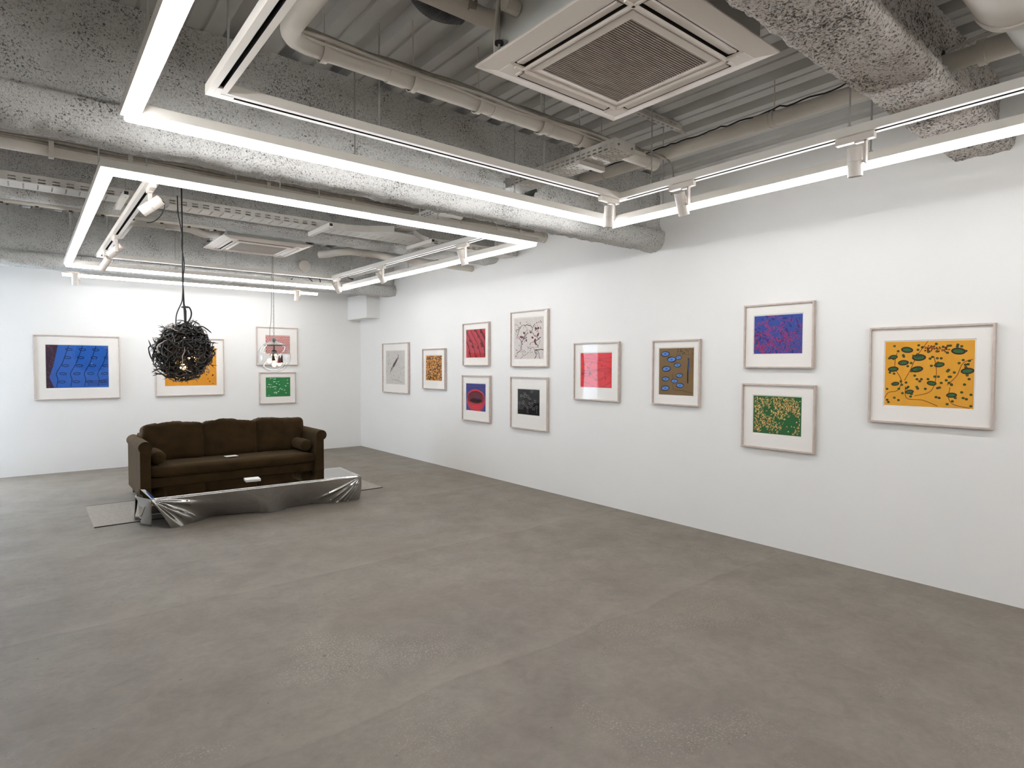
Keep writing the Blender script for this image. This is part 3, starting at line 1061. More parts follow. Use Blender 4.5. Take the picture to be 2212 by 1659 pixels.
for xx in (tx0 + 0.03, tx1 - 0.03):
    mb.lathe([(0, 0.0), (0.007, 0.0), (0.007, 0.006), (0, 0.006)], (xx, ty0 - 0.004, tz + 0.03), 8, 1, -Y)
mb.build('end_plate', [M_TRAY, M_CAP], root)
for (xx, yy) in ((tx0 - 0.012, 2.86), (tx1 + 0.012, 2.86), (tx0 - 0.012, 4.6), (tx1 + 0.012, 4.6)):
    mb = MB(); mb.tube([(xx, yy, tz - 0.03), (xx, yy, ZD + 0.03)], 0.004, 6); mb.build('hanger_rod', M_ROD, root)
for yy in (2.86, 4.6):
    mb = MB(); mb.box(tx0 - 0.03, tx1 + 0.03, yy - 0.02, yy + 0.02, tz - 0.034, tz - 0.004); mb.build('cross_bracket', M_TRAY, root)
mb = MB()
for k in range(5):
    mb.tube([(tx0 + 0.03 + 0.03 * k, ty0 + 0.05 + 0.1 * i, tz + 0.014 + 0.004 * math.sin(i * 0.9 + k)) for i in range(29)], 0.009, 6)
mb.build('cables', M_CABLE, root, smooth=True)

# tray across the room in front of the shallow beam
root = thing('cable_tray', 'long perforated white cable tray across the ceiling over the sofa', 'cable tray', (1.5, 5.86, 2.83))
cx0, cx1, cy0, cy1, cz, chh = -0.70, 4.70, 5.70, 5.93, 2.832, 0.062


def jog(xx):
    return 0.0


n = int((cx1 - cx0) / 0.085)
cu = (cx1 - cx0) / n
mb = MB(); perforated(mb, (cx0, cy0, cz), X, Z, n, 3, cu, chh / 3, 0.046, 0.010, skip=lambda i, j: j == 2 or 34 <= i <= 44)
solid(mb.build('tray_side', M_TRAY, root))
mb = MB(); perforated(mb, (cx0, cy1, cz), X, Z, n, 3, cu, chh / 3, 0.046, 0.010, skip=lambda i, j: j == 2)
solid(mb.build('tray_side', M_TRAY, root))
mb = MB(); perforated(mb, (cx0, cy0, cz), X, Y, n * 2, 7, cu / 2, (cy1 - cy0) / 7, 0.010, 0.020, skip=lambda i, j: i % 2 == 1 or j in (0, 6))
solid(mb.build('tray_floor', M_TRAY, root))
# flared tee towards the tray coming through the beam
mb = MB()
mb.poly([(2.50, cy0, cz), (2.70, 5.62, cz), (2.90, 5.45, cz), (3.12, 5.45, cz), (3.30, 5.62, cz), (3.45, cy0, cz)])
for (xa, ya), (xb, yb) in (((2.50, cy0), (2.70, 5.62)), ((2.70, 5.62), (2.90, 5.45)), ((3.12, 5.45), (3.30, 5.62)), ((3.30, 5.62), (3.45, cy0))):
    mb.poly([(xa, ya, cz), (xb, yb, cz), (xb, yb, cz + chh), (xa, ya, cz + chh)])
solid(mb.build('tee_piece', M_TRAY, root))
for xx in (0.62, 2.245, 3.36):
    mb = MB()
    mb.box(xx - 0.02, xx + 0.02, 5.46, 6.0, cz - 0.045, cz - 0.004)
    mb.build('cross_bracket', M_ALU, root, bevel=0.002)
    mb = MB(); mb.box(xx - 0.014, xx + 0.014, 5.455, 5.461, cz - 0.034, cz - 0.010); mb.build('bracket_end', M_BLACK, root)
    mb = MB(); mb.tube([(xx, 5.50, cz - 0.05), (xx, 5.50, ZD + 0.03)], 0.004, 6); mb.build('hanger_rod', M_ROD, root)
mb = MB()
for k in range(4):
    mb.tube([(cx0 + 0.02 + 0.1 * i, cy0 + 0.05 + 0.04 * k, cz + 0.014 + 0.004 * math.sin(i * 0.7 + k)) for i in range(54)], 0.010, 6)
mb.build('cables', M_CABLE, root, smooth=True)

# slotted strut bolted to the deck beside the near cassette
root = thing('strut_channel', 'slotted white strut channel bolted under the deck beside the near air conditioner', 'bracket', (3.4, 2.72, 3.25))
mb = MB()
for yy in (2.690, 2.735):
    perforated(mb, (2.70, yy, 3.245), X, Z, 20, 1, 0.055, 0.04, 0.030, 0.010)
perforated(mb, (2.70, 2.690, 3.245), X, Y, 20, 1, 0.055, 0.045, 0.030, 0.012)
solid(mb.build('channel', M_TRAY, root), 0.003)
mb = MB(); mb.poly([(3.80, 2.735, 3.25), (3.94, 2.735, 3.25), (3.80, 2.735, 3.30)]); solid(mb.build('gusset', M_TRAY, root), 0.004)
for xx in (2.9, 3.7):
    mb = MB(); mb.tube([(xx, 2.712, 3.23), (xx, 2.712, ZD + 0.03)], 0.005, 6); mb.build('bolt', M_ROD, root)
# small beam clamp under the deck
root = thing('beam_clamp', 'small threaded clamp and stub rod fixed under the ribbed deck', 'bracket', (1.60, 2.30, 3.28))
mb = MB(); mb.tube([(1.46, 2.48, 3.29), (1.53, 2.50, 3.275), (1.62, 2.40, 3.275), (1.70, 2.30, 3.285)], 0.010, 8); mb.build('clamp_arm', M_PVC, root, smooth=True)
mb = MB(); mb.tube([(1.53, 2.50, 3.28), (1.53, 2.50, 3.355)], 0.006, 6); mb.build('stub_rod', M_ROD, root)

# blank cover on the far beam and stray black cables
mb = MB(); mb.lathe([(0.0, 0.02), (0.086, 0.02), (0.09, 0.014), (0.09, -0.03)], (3.26, 8.935, 2.965), 28, 0, -Y)
tag(mb.build('round_cover', M_PVC, smooth=True), 'round pale cover plate on the side of the far beam', 'cover plate')
mb = MB(); mb.tube(spline([(3.19, 8.84, 2.85), (3.27, 8.83, 2.79), (3.36, 8.83, 2.715), (3.43, 8.83, 2.70), (3.46, 8.84, 2.74), (3.455, 8.86, 2.80)], 8), 0.007, 6)
tag(mb.build('loose_cable', M_BLACK, smooth=True), 'loose black cable drooping below the far beam beside the round cover', 'cable')
mb = MB(); mb.tube(spline([(2.9, 8.86, 2.70), (2.98, 8.85, 2.71), (3.05, 8.85, 2.75)], 8), 0.007, 6)
tag(mb.build('loose_cable', M_BLACK, smooth=True), 'short black cable stub on the far beam above the globe lamp', 'cable')


# ------------------------------------------------------------------ framed prints
def pr_mats(cols):
    return [mat('ink', tuple(v * 0.9 for v in c), 0.75, 0, 0.2, 0.05, 18) for c in cols]


class Art:
    """flat shapes on a sheet of w x h; mi indexes the ink list, layered by a hair"""
    def __init__(self, w, h):
        self.w, self.h, self.s, self.k, self.last = w, h, [], 0, None

    def add(self, pts, mi):
        p = [(max(0, min(self.w, a)), max(0, min(self.h, c))) for a, c in pts]
        ar = sum(p[i][0] * p[(i + 1) % len(p)][1] - p[(i + 1) % len(p)][0] * p[i][1] for i in range(len(p)))
        if abs(ar) < 2e-7:
            return
        if ar < 0:
            p.reverse()
        if mi != self.last:
            self.k += 1
            self.last = mi
        self.s.append((p, mi, self.k))

    def quad(self, mi=0, z=0.0):
        self.s.append(([(0, 0), (self.w, 0), (self.w, self.h), (0, self.h)], mi, z))

    def ell(self, u, v, ru, rv, rot, mi, n=14, wob=0.0, rnd=None):
        c, s = math.cos(rot), math.sin(rot)
        pts = []
        for i in range(n):
            a = 2 * PI * i / n
            k = 1 + (rnd.uniform(-wob, wob) if rnd else 0)
            x_, y_ = ru * math.cos(a) * k, rv * math.sin(a) * k
            pts.append((u * self.w + x_ * c - y_ * s, v * self.h + x_ * s + y_ * c))
        self.add(pts, mi)

    def ring(self, u, v, ru, rv, wd, rot, mi, n=16):
        c, s = math.cos(rot), math.sin(rot)
        P = []
        for q in (1, 0):
            P.append([(u * self.w + (ru - wd * (1 - q)) * math.cos(2 * PI * i / n) * c - (rv - wd * (1 - q)) * math.sin(2 * PI * i / n) * s,
                       v * self.h + (ru - wd * (1 - q)) * math.cos(2 * PI * i / n) * s + (rv - wd * (1 - q)) * math.sin(2 * PI * i / n) * c) for i in range(n)])
        for i in range(n):
            j = (i + 1) % n
            self.add([P[0][i], P[0][j], P[1][j], P[1][i]], mi)

    def line(self, pts, wd, mi, sm=5):
        p = spline([Vector((a * self.w, c * self.h, 0)) for a, c in pts], sm)
        for a, c in zip(p[:-1], p[1:]):
            d = c - a
            if d.length < 1e-6:
                continue
            nn = Vector((-d.y, d.x, 0)).normalized() * wd / 2
            e = d.normalized() * wd * 0.25
            self.add([(a - e + nn).to_2d(), (c + e + nn).to_2d(), (c + e - nn).to_2d(), (a - e - nn).to_2d()], mi)


def framed(label, wall, a0, a1, z0, z1, pa0, pa1, pz0, pz1, cols, fn, reveal=0.008, bow=0.0):
    """a0..a1 is the frame along the wall seen from left to right, p* the printed area"""
    sgn = 1 if a1 > a0 else -1
    W, Hh = abs(a1 - a0), z1 - z0
    base = Vector((a0, DY, z0)) if wall == 'y' else Vector((WX, a0, z0))
    root = thing('framed_print', label, 'picture', (WX if wall == 'x' else (a0 + a1) / 2, (a0 + a1) / 2 if wall == 'x' else DY, z0), 'framed prints on the ' + ('right' if wall == 'x' else 'back') + ' wall')

    def T(u, v, d):                       # u along, v up, d out from the wall
        if wall == 'x':
            return (WX - d, a0 + sgn * u, z0 + v)
        return (a0 + sgn * u, DY - d, z0 + v)
    FD, FW = 0.036, 0.013

    def flat(mb, pts, mi=0):
        mb.poly(pts, mi)
    # frame: four mitred rails
    mb = MB()
    o = [(0, 0), (W, 0), (W, Hh), (0, Hh)]
    i_ = [(FW, FW), (W - FW, FW), (W - FW, Hh - FW), (FW, Hh - FW)]
    for k in range(4):
        k2 = (k + 1) % 4
        mb.poly([T(*o[k], 0.004), T(*o[k2], 0.004), T(*o[k2], FD - 0.002), T(*o[k], FD - 0.002)])
        e = 0.002
        oi = [(e, e), (W - e, e), (W - e, Hh - e), (e, Hh - e)]
        mb.poly([T(*o[k], FD - 0.002), T(*o[k2], FD - 0.002), T(*oi[k2], FD), T(*oi[k], FD)])
        mb.poly([T(*oi[k], FD), T(*oi[k2], FD), T(*i_[k2], FD), T(*i_[k], FD)])
        mb.poly([T(*i_[k], FD), T(*i_[k2], FD), T(*i_[k2], 0.012), T(*i_[k], 0.012)])
    mb.poly([T(*q, 0.004) for q in o])
    mb.build('frame', M_FRAME, root)
    u0, u1 = abs(pa0 - a0), abs(pa1 - a0)
    v0, v1 = pz0 - z0, pz1 - z0
    # window mat with a bevelled opening
    mb = MB()
    dm = 0.019
    r = reveal
    op = [(u0 - r, v0 - r * 2.0), (u1 + r, v0 - r * 2.0), (u1 + r, v1 + r), (u0 - r, v1 + r)]
    ob = [(u0 - r + 0.002, v0 - r * 2.0 + 0.002), (u1 + r - 0.002, v0 - r * 2.0 + 0.002), (u1 + r - 0.002, v1 + r - 0.002), (u0 - r + 0.002, v1 + r - 0.002)]
    for k in range(4):
        k2 = (k + 1) % 4
        mb.poly([T(*i_[k], dm), T(*i_[k2], dm), T(*op[k2], dm), T(*op[k], dm)])
        mb.poly([T(*op[k], dm), T(*op[k2], dm), T(*ob[k2], dm - 0.004), T(*ob[k], dm - 0.004)])
    mb.build('window_mat', M_MATB, root)
    # print: paper plus inks
    art = Art(u1 - u0, v1 - v0)
    fn(art, random.Random(len(label) * 13 + int(W * 1000)))
    mb = MB()
    mb.poly([T(u0 - r - 0.01, v0 - 2 * r - 0.01, 0.0145), T(u1 + r + 0.01, v0 - 2 * r - 0.01, 0.0145), T(u1 + r + 0.01, v1 + r + 0.01, 0.0145), T(u0 - r - 0.01, v1 + r + 0.01, 0.0145)])
    for pts, mi, dz in art.s:
        mb.poly([T(u0 + a, v0 + c, 0.0148 + dz * min(1e-5, 0.003 / max(1, art.k))) for a, c in pts], mi + 1)
    mb.build('print', [M_PAPER] + pr_mats(cols), root)
    # acrylic sheet, very slightly bowed
    mb = MB()
    n = 14
    for i in range(n):
        for j in range(n):
            q = []
            for a, c in ((i, j), (i + 1, j), (i + 1, j + 1), (i, j + 1)):
                s, t = a / n, c / n
                d = 0.0235 + bow * (1 - (2 * s - 1) ** 2) * (1 - (2 * t - 1) ** 2)
                q.append(T(FW + (W - 2 * FW) * s, FW + (Hh - 2 * FW) * t, d))
            mb.poly(q)
    g = mb.build('glazing', M_GLAZE, root)
    bm = bmesh.new(); bm.from_mesh(g.data); bmesh.ops.remove_doubles(bm, verts=bm.verts, dist=1e-5)
    bm.to_mesh(g.data); bm.free()
    g.data.polygons.foreach_set('use_smooth', [True] * len(g.data.polygons))
    return root


def a_strokes(A, R):
    A.quad(0)
    for i in range(9):
        u, v = 0.27 + 0.048 * i, 0.42 + 0.046 * i
        A.ell(u, v, 0.015 if 2 < i < 7 else 0.008, 0.046, -0.32, 1 if i % 3 else 2, 10, 0.15, R)
    for i in range(46):
        A.ell(R.uniform(0.08, 0.92), R.uniform(0.06, 0.95), R.uniform(0.003, 0.007), R.uniform(0.003, 0.012), R.uniform(0, 3), 3 if i % 4 else 2, 7)
    for p in ([(0.06, 0.35), (0.02, 0.42)], [(0.70, 0.08), (0.70, 0.24)], [(0.35, 0.14), (0.66, 0.10), (0.88, 0.06)], [(0.90, 0.48), (0.98, 0.52)]):
        A.line(p, 0.004, 3)


def a_blobs(n, lo, hi, mi, asp=1.4):
    def fn(A, R):
        A.quad(0)
        g = []
        for i in range(n * 6):
            u, v = R.uniform(0.03, 0.97), R.uniform(0.03, 0.97)
            if all((u - a) ** 2 + ((v - c) * A.h / A.w) ** 2 > 0.0032 for a, c in g):
                g.append((u, v))
                if len(g) >= n:
                    break
        for u, v in g:
            A.ell(u, v, R.uniform(lo, hi), R.uniform(lo, hi) * asp, R.uniform(0, 3), mi[R.randrange(len(mi))], 9, 0.3, R)
    return fn


def a_bands(A, R):
    A.quad(0)
    for k in range(6):
        s = -0.3 + 0.26 * k
        A.line([(s, 1.0), (s + 0.2, 0.72), (s + 0.42, 0.42), (s + 0.55, 0.0)], R.uniform(0.012, 0.03), 1)
        A.line([(s + 0.09, 1.0), (s + 0.28, 0.7), (s + 0.5, 0.42), (s + 0.66, 0.0)], 0.006, 2)
    for i in range(46):
        t = R.random()
        s = -0.3 + 0.26 * R.randrange(6)
        A.ell(s + 0.6 * t + R.uniform(-0.05, 0.05), 1 - t, R.uniform(0.006, 0.02), R.uniform(0.012, 0.035), 0.6, 1 + (i % 4 == 0), 9, 0.3, R)


def a_mound(A, R):
    A.quad(0)
    for i in range(70):
        A.ell(R.random(), R.uniform(0.6, 1), 0.003, 0.008, R.uniform(0, 3), 3, 6)
    A.ell(0.5, 0.36, 0.21, 0.14, 0, 1, 40, 0.03, R)
    A.ell(0.5, 0.52, 0.20, 0.10, 0, 1, 40, 0.03, R)
    for k in range(5):
        A.ring(0.5, 0.50 - 0.07 * k, 0.19 - 0.004 * k, 0.085 + 0.006 * k, 0.007, 0, 2, 26)
    for i in range(26):
        a = R.uniform(0, 6.28)
        A.ell(0.5 + 0.33 * math.cos(a) * R.random(), 0.53 + 0.13 * math.sin(a) * R.random(), 0.003, 0.008, R.uniform(0, 3), 3, 6)


def a_ink(A, R):
    A.quad(0)
    for i in range(60):
        A.ell(R.uniform(0.05, 0.95), R.uniform(0.06, 0.93), R.uniform(0.003, 0.009), R.uniform(0.003, 0.009), 0, 1, 8)
    for i in range(30):
        u, v = R.uniform(0.08, 0.85), R.uniform(0.1, 0.85)
        p = [(u, v)]
        a = R.uniform(0, 6.28)
        for k in range(R.randrange(3, 6)):
            a += R.uniform(-0.9, 0.9)
            p.append((p[-1][0] + 0.07 * math.cos(a), p[-1][1] + 0.06 * math.sin(a)))
        A.line(p, R.uniform(0.003, 0.009), 1, 4)
    for i in range(11):
        A.ell(R.uniform(0.1, 0.9), R.uniform(0.1, 0.92), R.uniform(0.010, 0.016), R.uniform(0.014, 0.028), R.uniform(0, 3), 2, 10, 0.12, R)


def a_rings(A, R):
    A.quad(0)
    for i in range(9):
        A.ring(R.uniform(0.1, 0.9), R.uniform(0.6, 0.93), R.uniform(0.018, 0.035), R.uniform(0.010, 0.022), 0.005, R.uniform(-0.3, 0.3), 1, 14)
    for i in range(13):
        u, v = 0.08 + 0.84 * ((i * 0.618) % 1), R.uniform(0.2, 0.55)
        A.ring(u, v, 0.019, 0.017, 0.005, 0, 1, 12)
        if i % 2 == 0:
            A.line([(u, v - 0.05), (u + 0.005, max(0.03, v - 0.25))], 0.004, 1)


def a_swirl(A, R):
    A.quad(0)
    for i in range(12):
        v = R.uniform(0.05, 0.95)
        A.line([(0.0, v), (0.25, v + R.uniform(-0.12, 0.12)), (0.6, v + R.uniform(-0.2, 0.2)), (1.0, v + R.uniform(-0.2, 0.2))], 0.003, 1)
    for i in range(22):
        A.ell(R.uniform(0.05, 0.95), R.uniform(0.15, 0.8), R.uniform(0.006, 0.011), R.uniform(0.004, 0.008), R.uniform(0, 3), 2, 9)


def a_ovals(A, R):
    A.quad(0)
    for u, v, s in ((0.18, 0.88, 1.0), (0.37, 0.76, 1.0), (0.22, 0.56, 1.0), (0.20, 0.34, 0.85), (0.19, 0.14, 0.95), (0.57, 0.80, 0.7), (0.54, 0.64, 0.8), (0.60, 0.42, 0.75), (0.46, 0.30, 0.75), (0.62, 0.21, 0.85)):
        A.ell(u, v, 0.052 * s, 0.028 * s, R.uniform(-0.1, 0.15), 2, 16)
        A.ell(u, v, 0.042 * s, 0.019 * s, R.uniform(-0.05, 0.1), 1, 16)
        A.ell(u, v, 0.012 * s, 0.007 * s, 0, 3, 10)
    A.line([(0.84, 0.27), (0.84, 0.5), (0.86, 0.7), (0.85, 0.78)], 0.014, 2)
    A.line([(0.85, 0.54), (0.87, 0.66), (0.86, 0.76)], 0.010, 3)
    A.line([(0.42, 0.26), (0.44, 0.12), (0.7, 0.10), (0.98, 0.06)], 0.004, 4)
    A.line([(0.40, 0.44), (0.42, 0.34)], 0.004, 4)
    A.line([(0.50, 0.72), (0.55, 0.97)], 0.003, 4)
    for i in range(26):
        A.ell(R.uniform(0.55, 0.98), R.uniform(0.87, 0.99), 0.004, 0.006, R.uniform(0, 3), 2, 6)


def a_clusters(A, R):
    A.quad(0)
    for i in range(60):
        A.ell(R.random(), R.random(), R.uniform(0.008, 0.03), R.uniform(0.004, 0.010), R.uniform(0, 3), 2, 8, 0.3, R)
    for cu, cv, r in ((0.14, 0.66, 0.075), (0.42, 0.80, 0.085), (0.76, 0.66, 0.09), (0.46, 0.52, 0.08), (0.22, 0.36, 0.09), (0.60, 0.24, 0.08), (0.88, 0.24, 0.08), (0.34, 0.10, 0.08), (0.1, 0.06, 0.06)):
        for k in range(90):
            a = R.uniform(0, 6.28)
            q = r * R.uniform(0.62, 1.1)
            A.ell(cu + q * math.cos(a) / A.w, cv + q * 0.75 * math.sin(a) / A.h, R.uniform(0.004, 0.009), 0.0022, a + R.uniform(-0.5, 0.5), 1 if R.random() < 0.75 else 3, 6)
    for i in range(300):
        A.ell(R.random(), R.uniform(0, 0.6), R.uniform(0.003, 0.008), 0.002, R.uniform(0, 3), 1 if i % 3 else 3, 6)


def a_speckle(A, R):
    A.quad(0)
    for i in range(1100):
        u, v = R.uniform(0.03, 0.97), R.uniform(0.03, 0.97)
        d = noise.noise(Vector((u * 4, v * 3, 3.3))) + 0.5 * noise.noise(Vector((u * 9, v * 7, 1.3)))
        if d < -0.22 and R.random() < 0.93:
            continue
        A.ell(u, v, R.uniform(0.004, 0.009), R.uniform(0.002, 0.0045), R.uniform(0, 3), 1, 7, 0.3, R)
        if R.random() < 0.45:
            A.ell(u + R.uniform(-0.01, 0.01), v + R.uniform(-0.01, 0.01), R.uniform(0.003, 0.007), 0.003, R.uniform(0, 3), 2 if R.random() < 0.6 else 3, 6)


def a_sunny(A, R):
    """loose abstract field: green lozenges, dots and wandering contour lines"""
    A.quad(0)
    for p in ([(0.0, 0.10), (0.05, 0.20), (0.16, 0.24), (0.20, 0.40), (0.12, 0.60), (0.14, 0.82)], [(0.25, 0.30), (0.27, 0.12), (0.45, 0.10), (0.62, 0.02)],
              [(0.50, 1.0), (0.38, 0.78), (0.30, 0.55), (0.24, 0.40)], [(0.36, 0.16), (0.52, 0.22), (0.58, 0.34), (0.60, 0.55), (0.57, 0.76)],
              [(0.75, 0.30), (0.74, 0.14), (0.80, 0.05), (0.96, 0.01)], [(0.98, 0.72), (0.88, 0.66), (0.82, 0.48), (0.72, 0.34)], [(0.44, 0.92), (0.60, 0.88), (0.74, 0.86)]):
        A.line(p, 0.0042, 2)
    for u, v, s in ((0.26, 0.87, 1.1), (0.10, 0.76, 0.8), (0.22, 0.67, 1.0), (0.40, 0.75, 1.25), (0.10, 0.57, 1.0), (0.38, 0.57, 1.1), (0.63, 0.64, 0.9), (0.83, 0.84, 1.2), (0.93, 0.55, 1.1), (0.13, 0.34, 0.75), (0.30, 0.22, 0.8), (0.55, 0.36, 0.85), (0.77, 0.19, 0.9)):
        r = R.uniform(-0.15, 0.25)
        A.ell(u, v, 0.034 * s, 0.019 * s, r, 3, 16)
        A.ell(u, v, 0.025 * s, 0.0105 * s, r, 1, 16)
    for i in range(96):
        u, v = R.uniform(0.03, 0.98), R.uniform(0.03, 0.97)
        A.ell(u, v, 0.0088, 0.0080, 0, 3, 10)
        A.ell(u, v, 0.0050, 0.0045, 0, 1, 8)
    for i in range(34):
        u = R.uniform(0.46, 0.74)
        A.ell(u, 0.88 + R.uniform(-0.05, 0.05), 0.0055, 0.005, 0, 2, 8)


def a_blue(A, R):
    A.quad(0)
    A.add([(0, 0), (0.12 * A.w, 0), (0.05 * A.w, 0.25 * A.h), (0.12 * A.w, 0.55 * A.h), (0.19 * A.w, A.h), (0, A.h)], 2)
    for i in range(120):
        A.ell(R.uniform(0.0, 0.13), R.random(), 0.004, 0.004, 0, 3, 6)
    for k in range(4):
        s = 0.16 + 0.22 * k
        A.line([(s, 0.03), (s + 0.02, 0.20), (s + 0.0, 0.34), (s + 0.10, 0.6), (s + 0.20, 1.0)], 0.009, 1)
        for q in range(5):
            v = 0.14 + 0.19 * q
            A.ring(s + 0.08 + 0.03 * q + R.uniform(-0.01, 0.01), v, 0.042, 0.020, 0.010, R.uniform(-0.15, 0.1), 1, 14)
    for k in range(4):
        A.line([(0.65, 0.05 + 0.03 * k), (0.85, 0.06 + 0.035 * k), (1.0, 0.08 + 0.04 * k)], 0.007, 1)


def a_net(A, R):
    A.quad(0)
    for i in range(14):
        for j in range(11):
            A.ell((i + 0.5 + 0.5 * (j % 2)) / 14, (j + 0.5) / 11, 0.0105, 0.0095, R.uniform(-0.2, 0.2), 1, 8, 0.15, R)


def a_green(A, R):
    A.quad(0)
    for i in range(34):
        A.ell(R.uniform(0.06, 0.94), R.uniform(0.5, 0.95) if i % 3 else R.uniform(0.06, 0.5), R.uniform(0.008, 0.018), R.uniform(0.004, 0.009), R.uniform(-0.3, 0.4), 1, 9, 0.2, R)
    for i in range(80):
        A.ell(R.random(), R.random(), 0.003, 0.003, 0, 2, 6)


framed('pale grey print with slanting row of dark strokes, first from the far corner', 'x', 9.333, 8.438, 1.028, 1.855, 9.224, 8.583, 1.174, 1.725,
       [(222, 217, 210), (58, 24, 28), (92, 32, 38), (70, 62, 60)], a_strokes)
framed('small upright orange print densely covered with dark blotches', 'x', 8.005, 7.366, 1.130, 1.741, 7.919, 7.469, 1.260, 1.634,
       [(228, 156, 74), (74, 46, 22), (104, 66, 30)], a_blobs(120, 0.008, 0.02, (1, 2), 1.3))
framed('crimson print with dark slanting bands, hung above the red mound print', 'x', 6.913, 6.303, 1.485, 2.069, 6.844, 6.399, 1.597, 1.979,
       [(196, 54, 70), (96, 24, 36), (140, 34, 50)], a_bands)
framed('navy print with a bright red layered mound, hung below the crimson print', 'x', 6.928, 6.278, 0.728, 1.356, 6.843, 6.393, 0.871, 1.240,
       [(48, 54, 132), (226, 44, 64), (164, 26, 46), (92, 84, 160)], a_mound)
framed('pale print of black ink strokes and maroon leaves, hung above the black print', 'x', 5.852, 5.157, 1.475, 2.157, 5.792, 5.246, 1.573, 2.072,
       [(230, 220, 213), (34, 26, 26), (118, 34, 44)], a_ink, bow=-0.004)
framed('black print with thin grey ring outlines, hung below the pale ink print', 'x', 5.852, 5.159, 0.710, 1.354, 5.719, 5.313, 0.890, 1.199,
       [(16, 15, 16), (128, 126, 126)], a_rings, bow=0.002)
framed('bright red print half hidden by a white window reflection in its glazing', 'x', 4.729, 4.074, 1.116, 1.742, 4.634, 4.184, 1.259, 1.629,
       [(236, 36, 44), (128, 14, 26), (60, 12, 20)], a_swirl, bow=0.001)
framed('olive brown print with blue ovals and an upright dark rod', 'x', 3.654, 3.124, 1.121, 1.739, 3.582, 3.197, 1.218, 1.660,
       [(128, 100, 60), (92, 140, 216), (30, 32, 44), (44, 84, 176), (84, 54, 34)], a_ovals)
framed('blue print with pink red ring clusters, hung above the green speckled print', 'x', 2.700, 2.118, 1.477, 2.004, 2.615, 2.213, 1.597, 1.910,
       [(58, 84, 168), (196, 52, 104), (44, 52, 128), (112, 44, 116)], a_clusters, bow=-0.003)
framed('green print with cream and maroon speckles, hung below the blue cluster print', 'x', 2.710, 2.099, 0.810, 1.348, 2.612, 2.210, 0.938, 1.248,
       [(38, 104, 54), (240, 204, 124), (120, 30, 24), (20, 58, 32)], a_speckle)
framed('large landscape yellow print with green lozenges and dots, nearest on the right wall', 'x', 1.724, 1.001, 1.095, 1.773, 1.625, 1.108, 1.222, 1.669,
       [(244, 174, 50), (50, 110, 62), (132, 62, 22), (62, 36, 20)], a_sunny)
framed('large landscape cobalt blue print with dark oval outlines on the back wall', 'y', 0.075, 1.046, 1.005, 1.887, 0.206, 0.910, 1.165, 1.753,
       [(38, 96, 182), (12, 36, 96), (44, 20, 44), (120, 70, 90)], a_blue, bow=-0.005)
framed('large orange yellow print half hidden behind the twig ball lamp', 'y', 1.487, 2.435, 1.011, 1.894, 1.613, 2.324, 1.166, 1.747,
       [(240, 160, 36), (74, 34, 18), (150, 82, 20)], a_blobs(46, 0.008, 0.016, (1, 1, 2), 0.8))
framed('pale pink net patterned print behind the glass globe lamp', 'y', 2.931, 3.604, 1.479, 2.113, 3.077, 3.474, 1.672, 1.977,
       [(206, 120, 116), (240, 208, 200)], a_net)
framed('small landscape green print with white flecks, below the pink net print', 'y', 2.967, 3.565, 0.839, 1.364, 3.073, 3.472, 0.956, 1.276,
       [(44, 136, 72), (214, 236, 216), (30, 100, 54)], a_green)


# ------------------------------------------------------------------ sofa
def soft_box(name, parent, x0, x1, y0, y1, z0, z1, rad, n=14, puff=0.02, wr=0.006, seed=0, m=None, tilt=0.0, sag=None):
    """cushion: rounded box with bulging faces and wrinkles"""
    bm = bmesh.new()
    bmesh.ops.create_cube(bm, size=2.0)
    bmesh.ops.subdivide_edges(bm, edges=bm.edges[:], cuts=n, use_grid_fill=True)
    hx, hy, hz = (x1 - x0) / 2, (y1 - y0) / 2, (z1 - z0) / 2
    cx, cy, cz = (x0 + x1) / 2, (y0 + y1) / 2, (z0 + z1) / 2
    for v in bm.verts:
        p = Vector((v.co.x * hx, v.co.y * hy, v.co.z * hz))
        u = v.co.copy()
        q = Vector((max(-hx + rad, min(hx - rad, p.x)), max(-hy + rad, min(hy - rad, p.y)), max(-hz + rad, min(hz - rad, p.z))))
        d = p - q
        if d.length > 1e-9:
            p = q + d.normalized() * rad if d.length > rad or True else p
        else:
            p = q
        bl = [(1 - u.y ** 2) * (1 - u.z ** 2), (1 - u.x ** 2) * (1 - u.z ** 2), (1 - u.x ** 2) * (1 - u.y ** 2)]
        for k in range(3):
            if abs(u[k]) > 0.999:
                p[k] += math.copysign(puff * bl[k] * (0.35 if k == 2 else 1.0), u[k])
        s = Vector((p.x * 5 + seed * 9.1, p.y * 5, p.z * 5 + seed))
        wv = noise.noise_vector(s) * wr + noise.noise_vector(s * 3.1) * wr * 0.45
        edge = max(0.0, u.z - 0.45) / 0.55
        wv += noise.noise_vector(Vector((s.x * 4.5, s.y * 6, s.z * 2.0))) * wr * 0.9 * edge
        p = p + wv
        if sag:
            p.z += sag(u.x, u.y, u.z)
        if tilt:
            p = Matrix.Rotation(tilt, 3, 'X') @ p
        v.co = p + Vector((cx, cy, cz)) - ORIGIN[parent.name]
    me = bpy.data.meshes.new(name)
    bm.to_mesh(me)
    bm.free()
    me.materials.append(m or M_FABRIC)
    me.polygons.foreach_set('use_smooth', [True] * len(me.polygons))
    o = bpy.data.objects.new(name, me)
    COL.objects.link(o)
    o.parent = parent
    ORIGIN[o.name] = ORIGIN[parent.name]
    return o


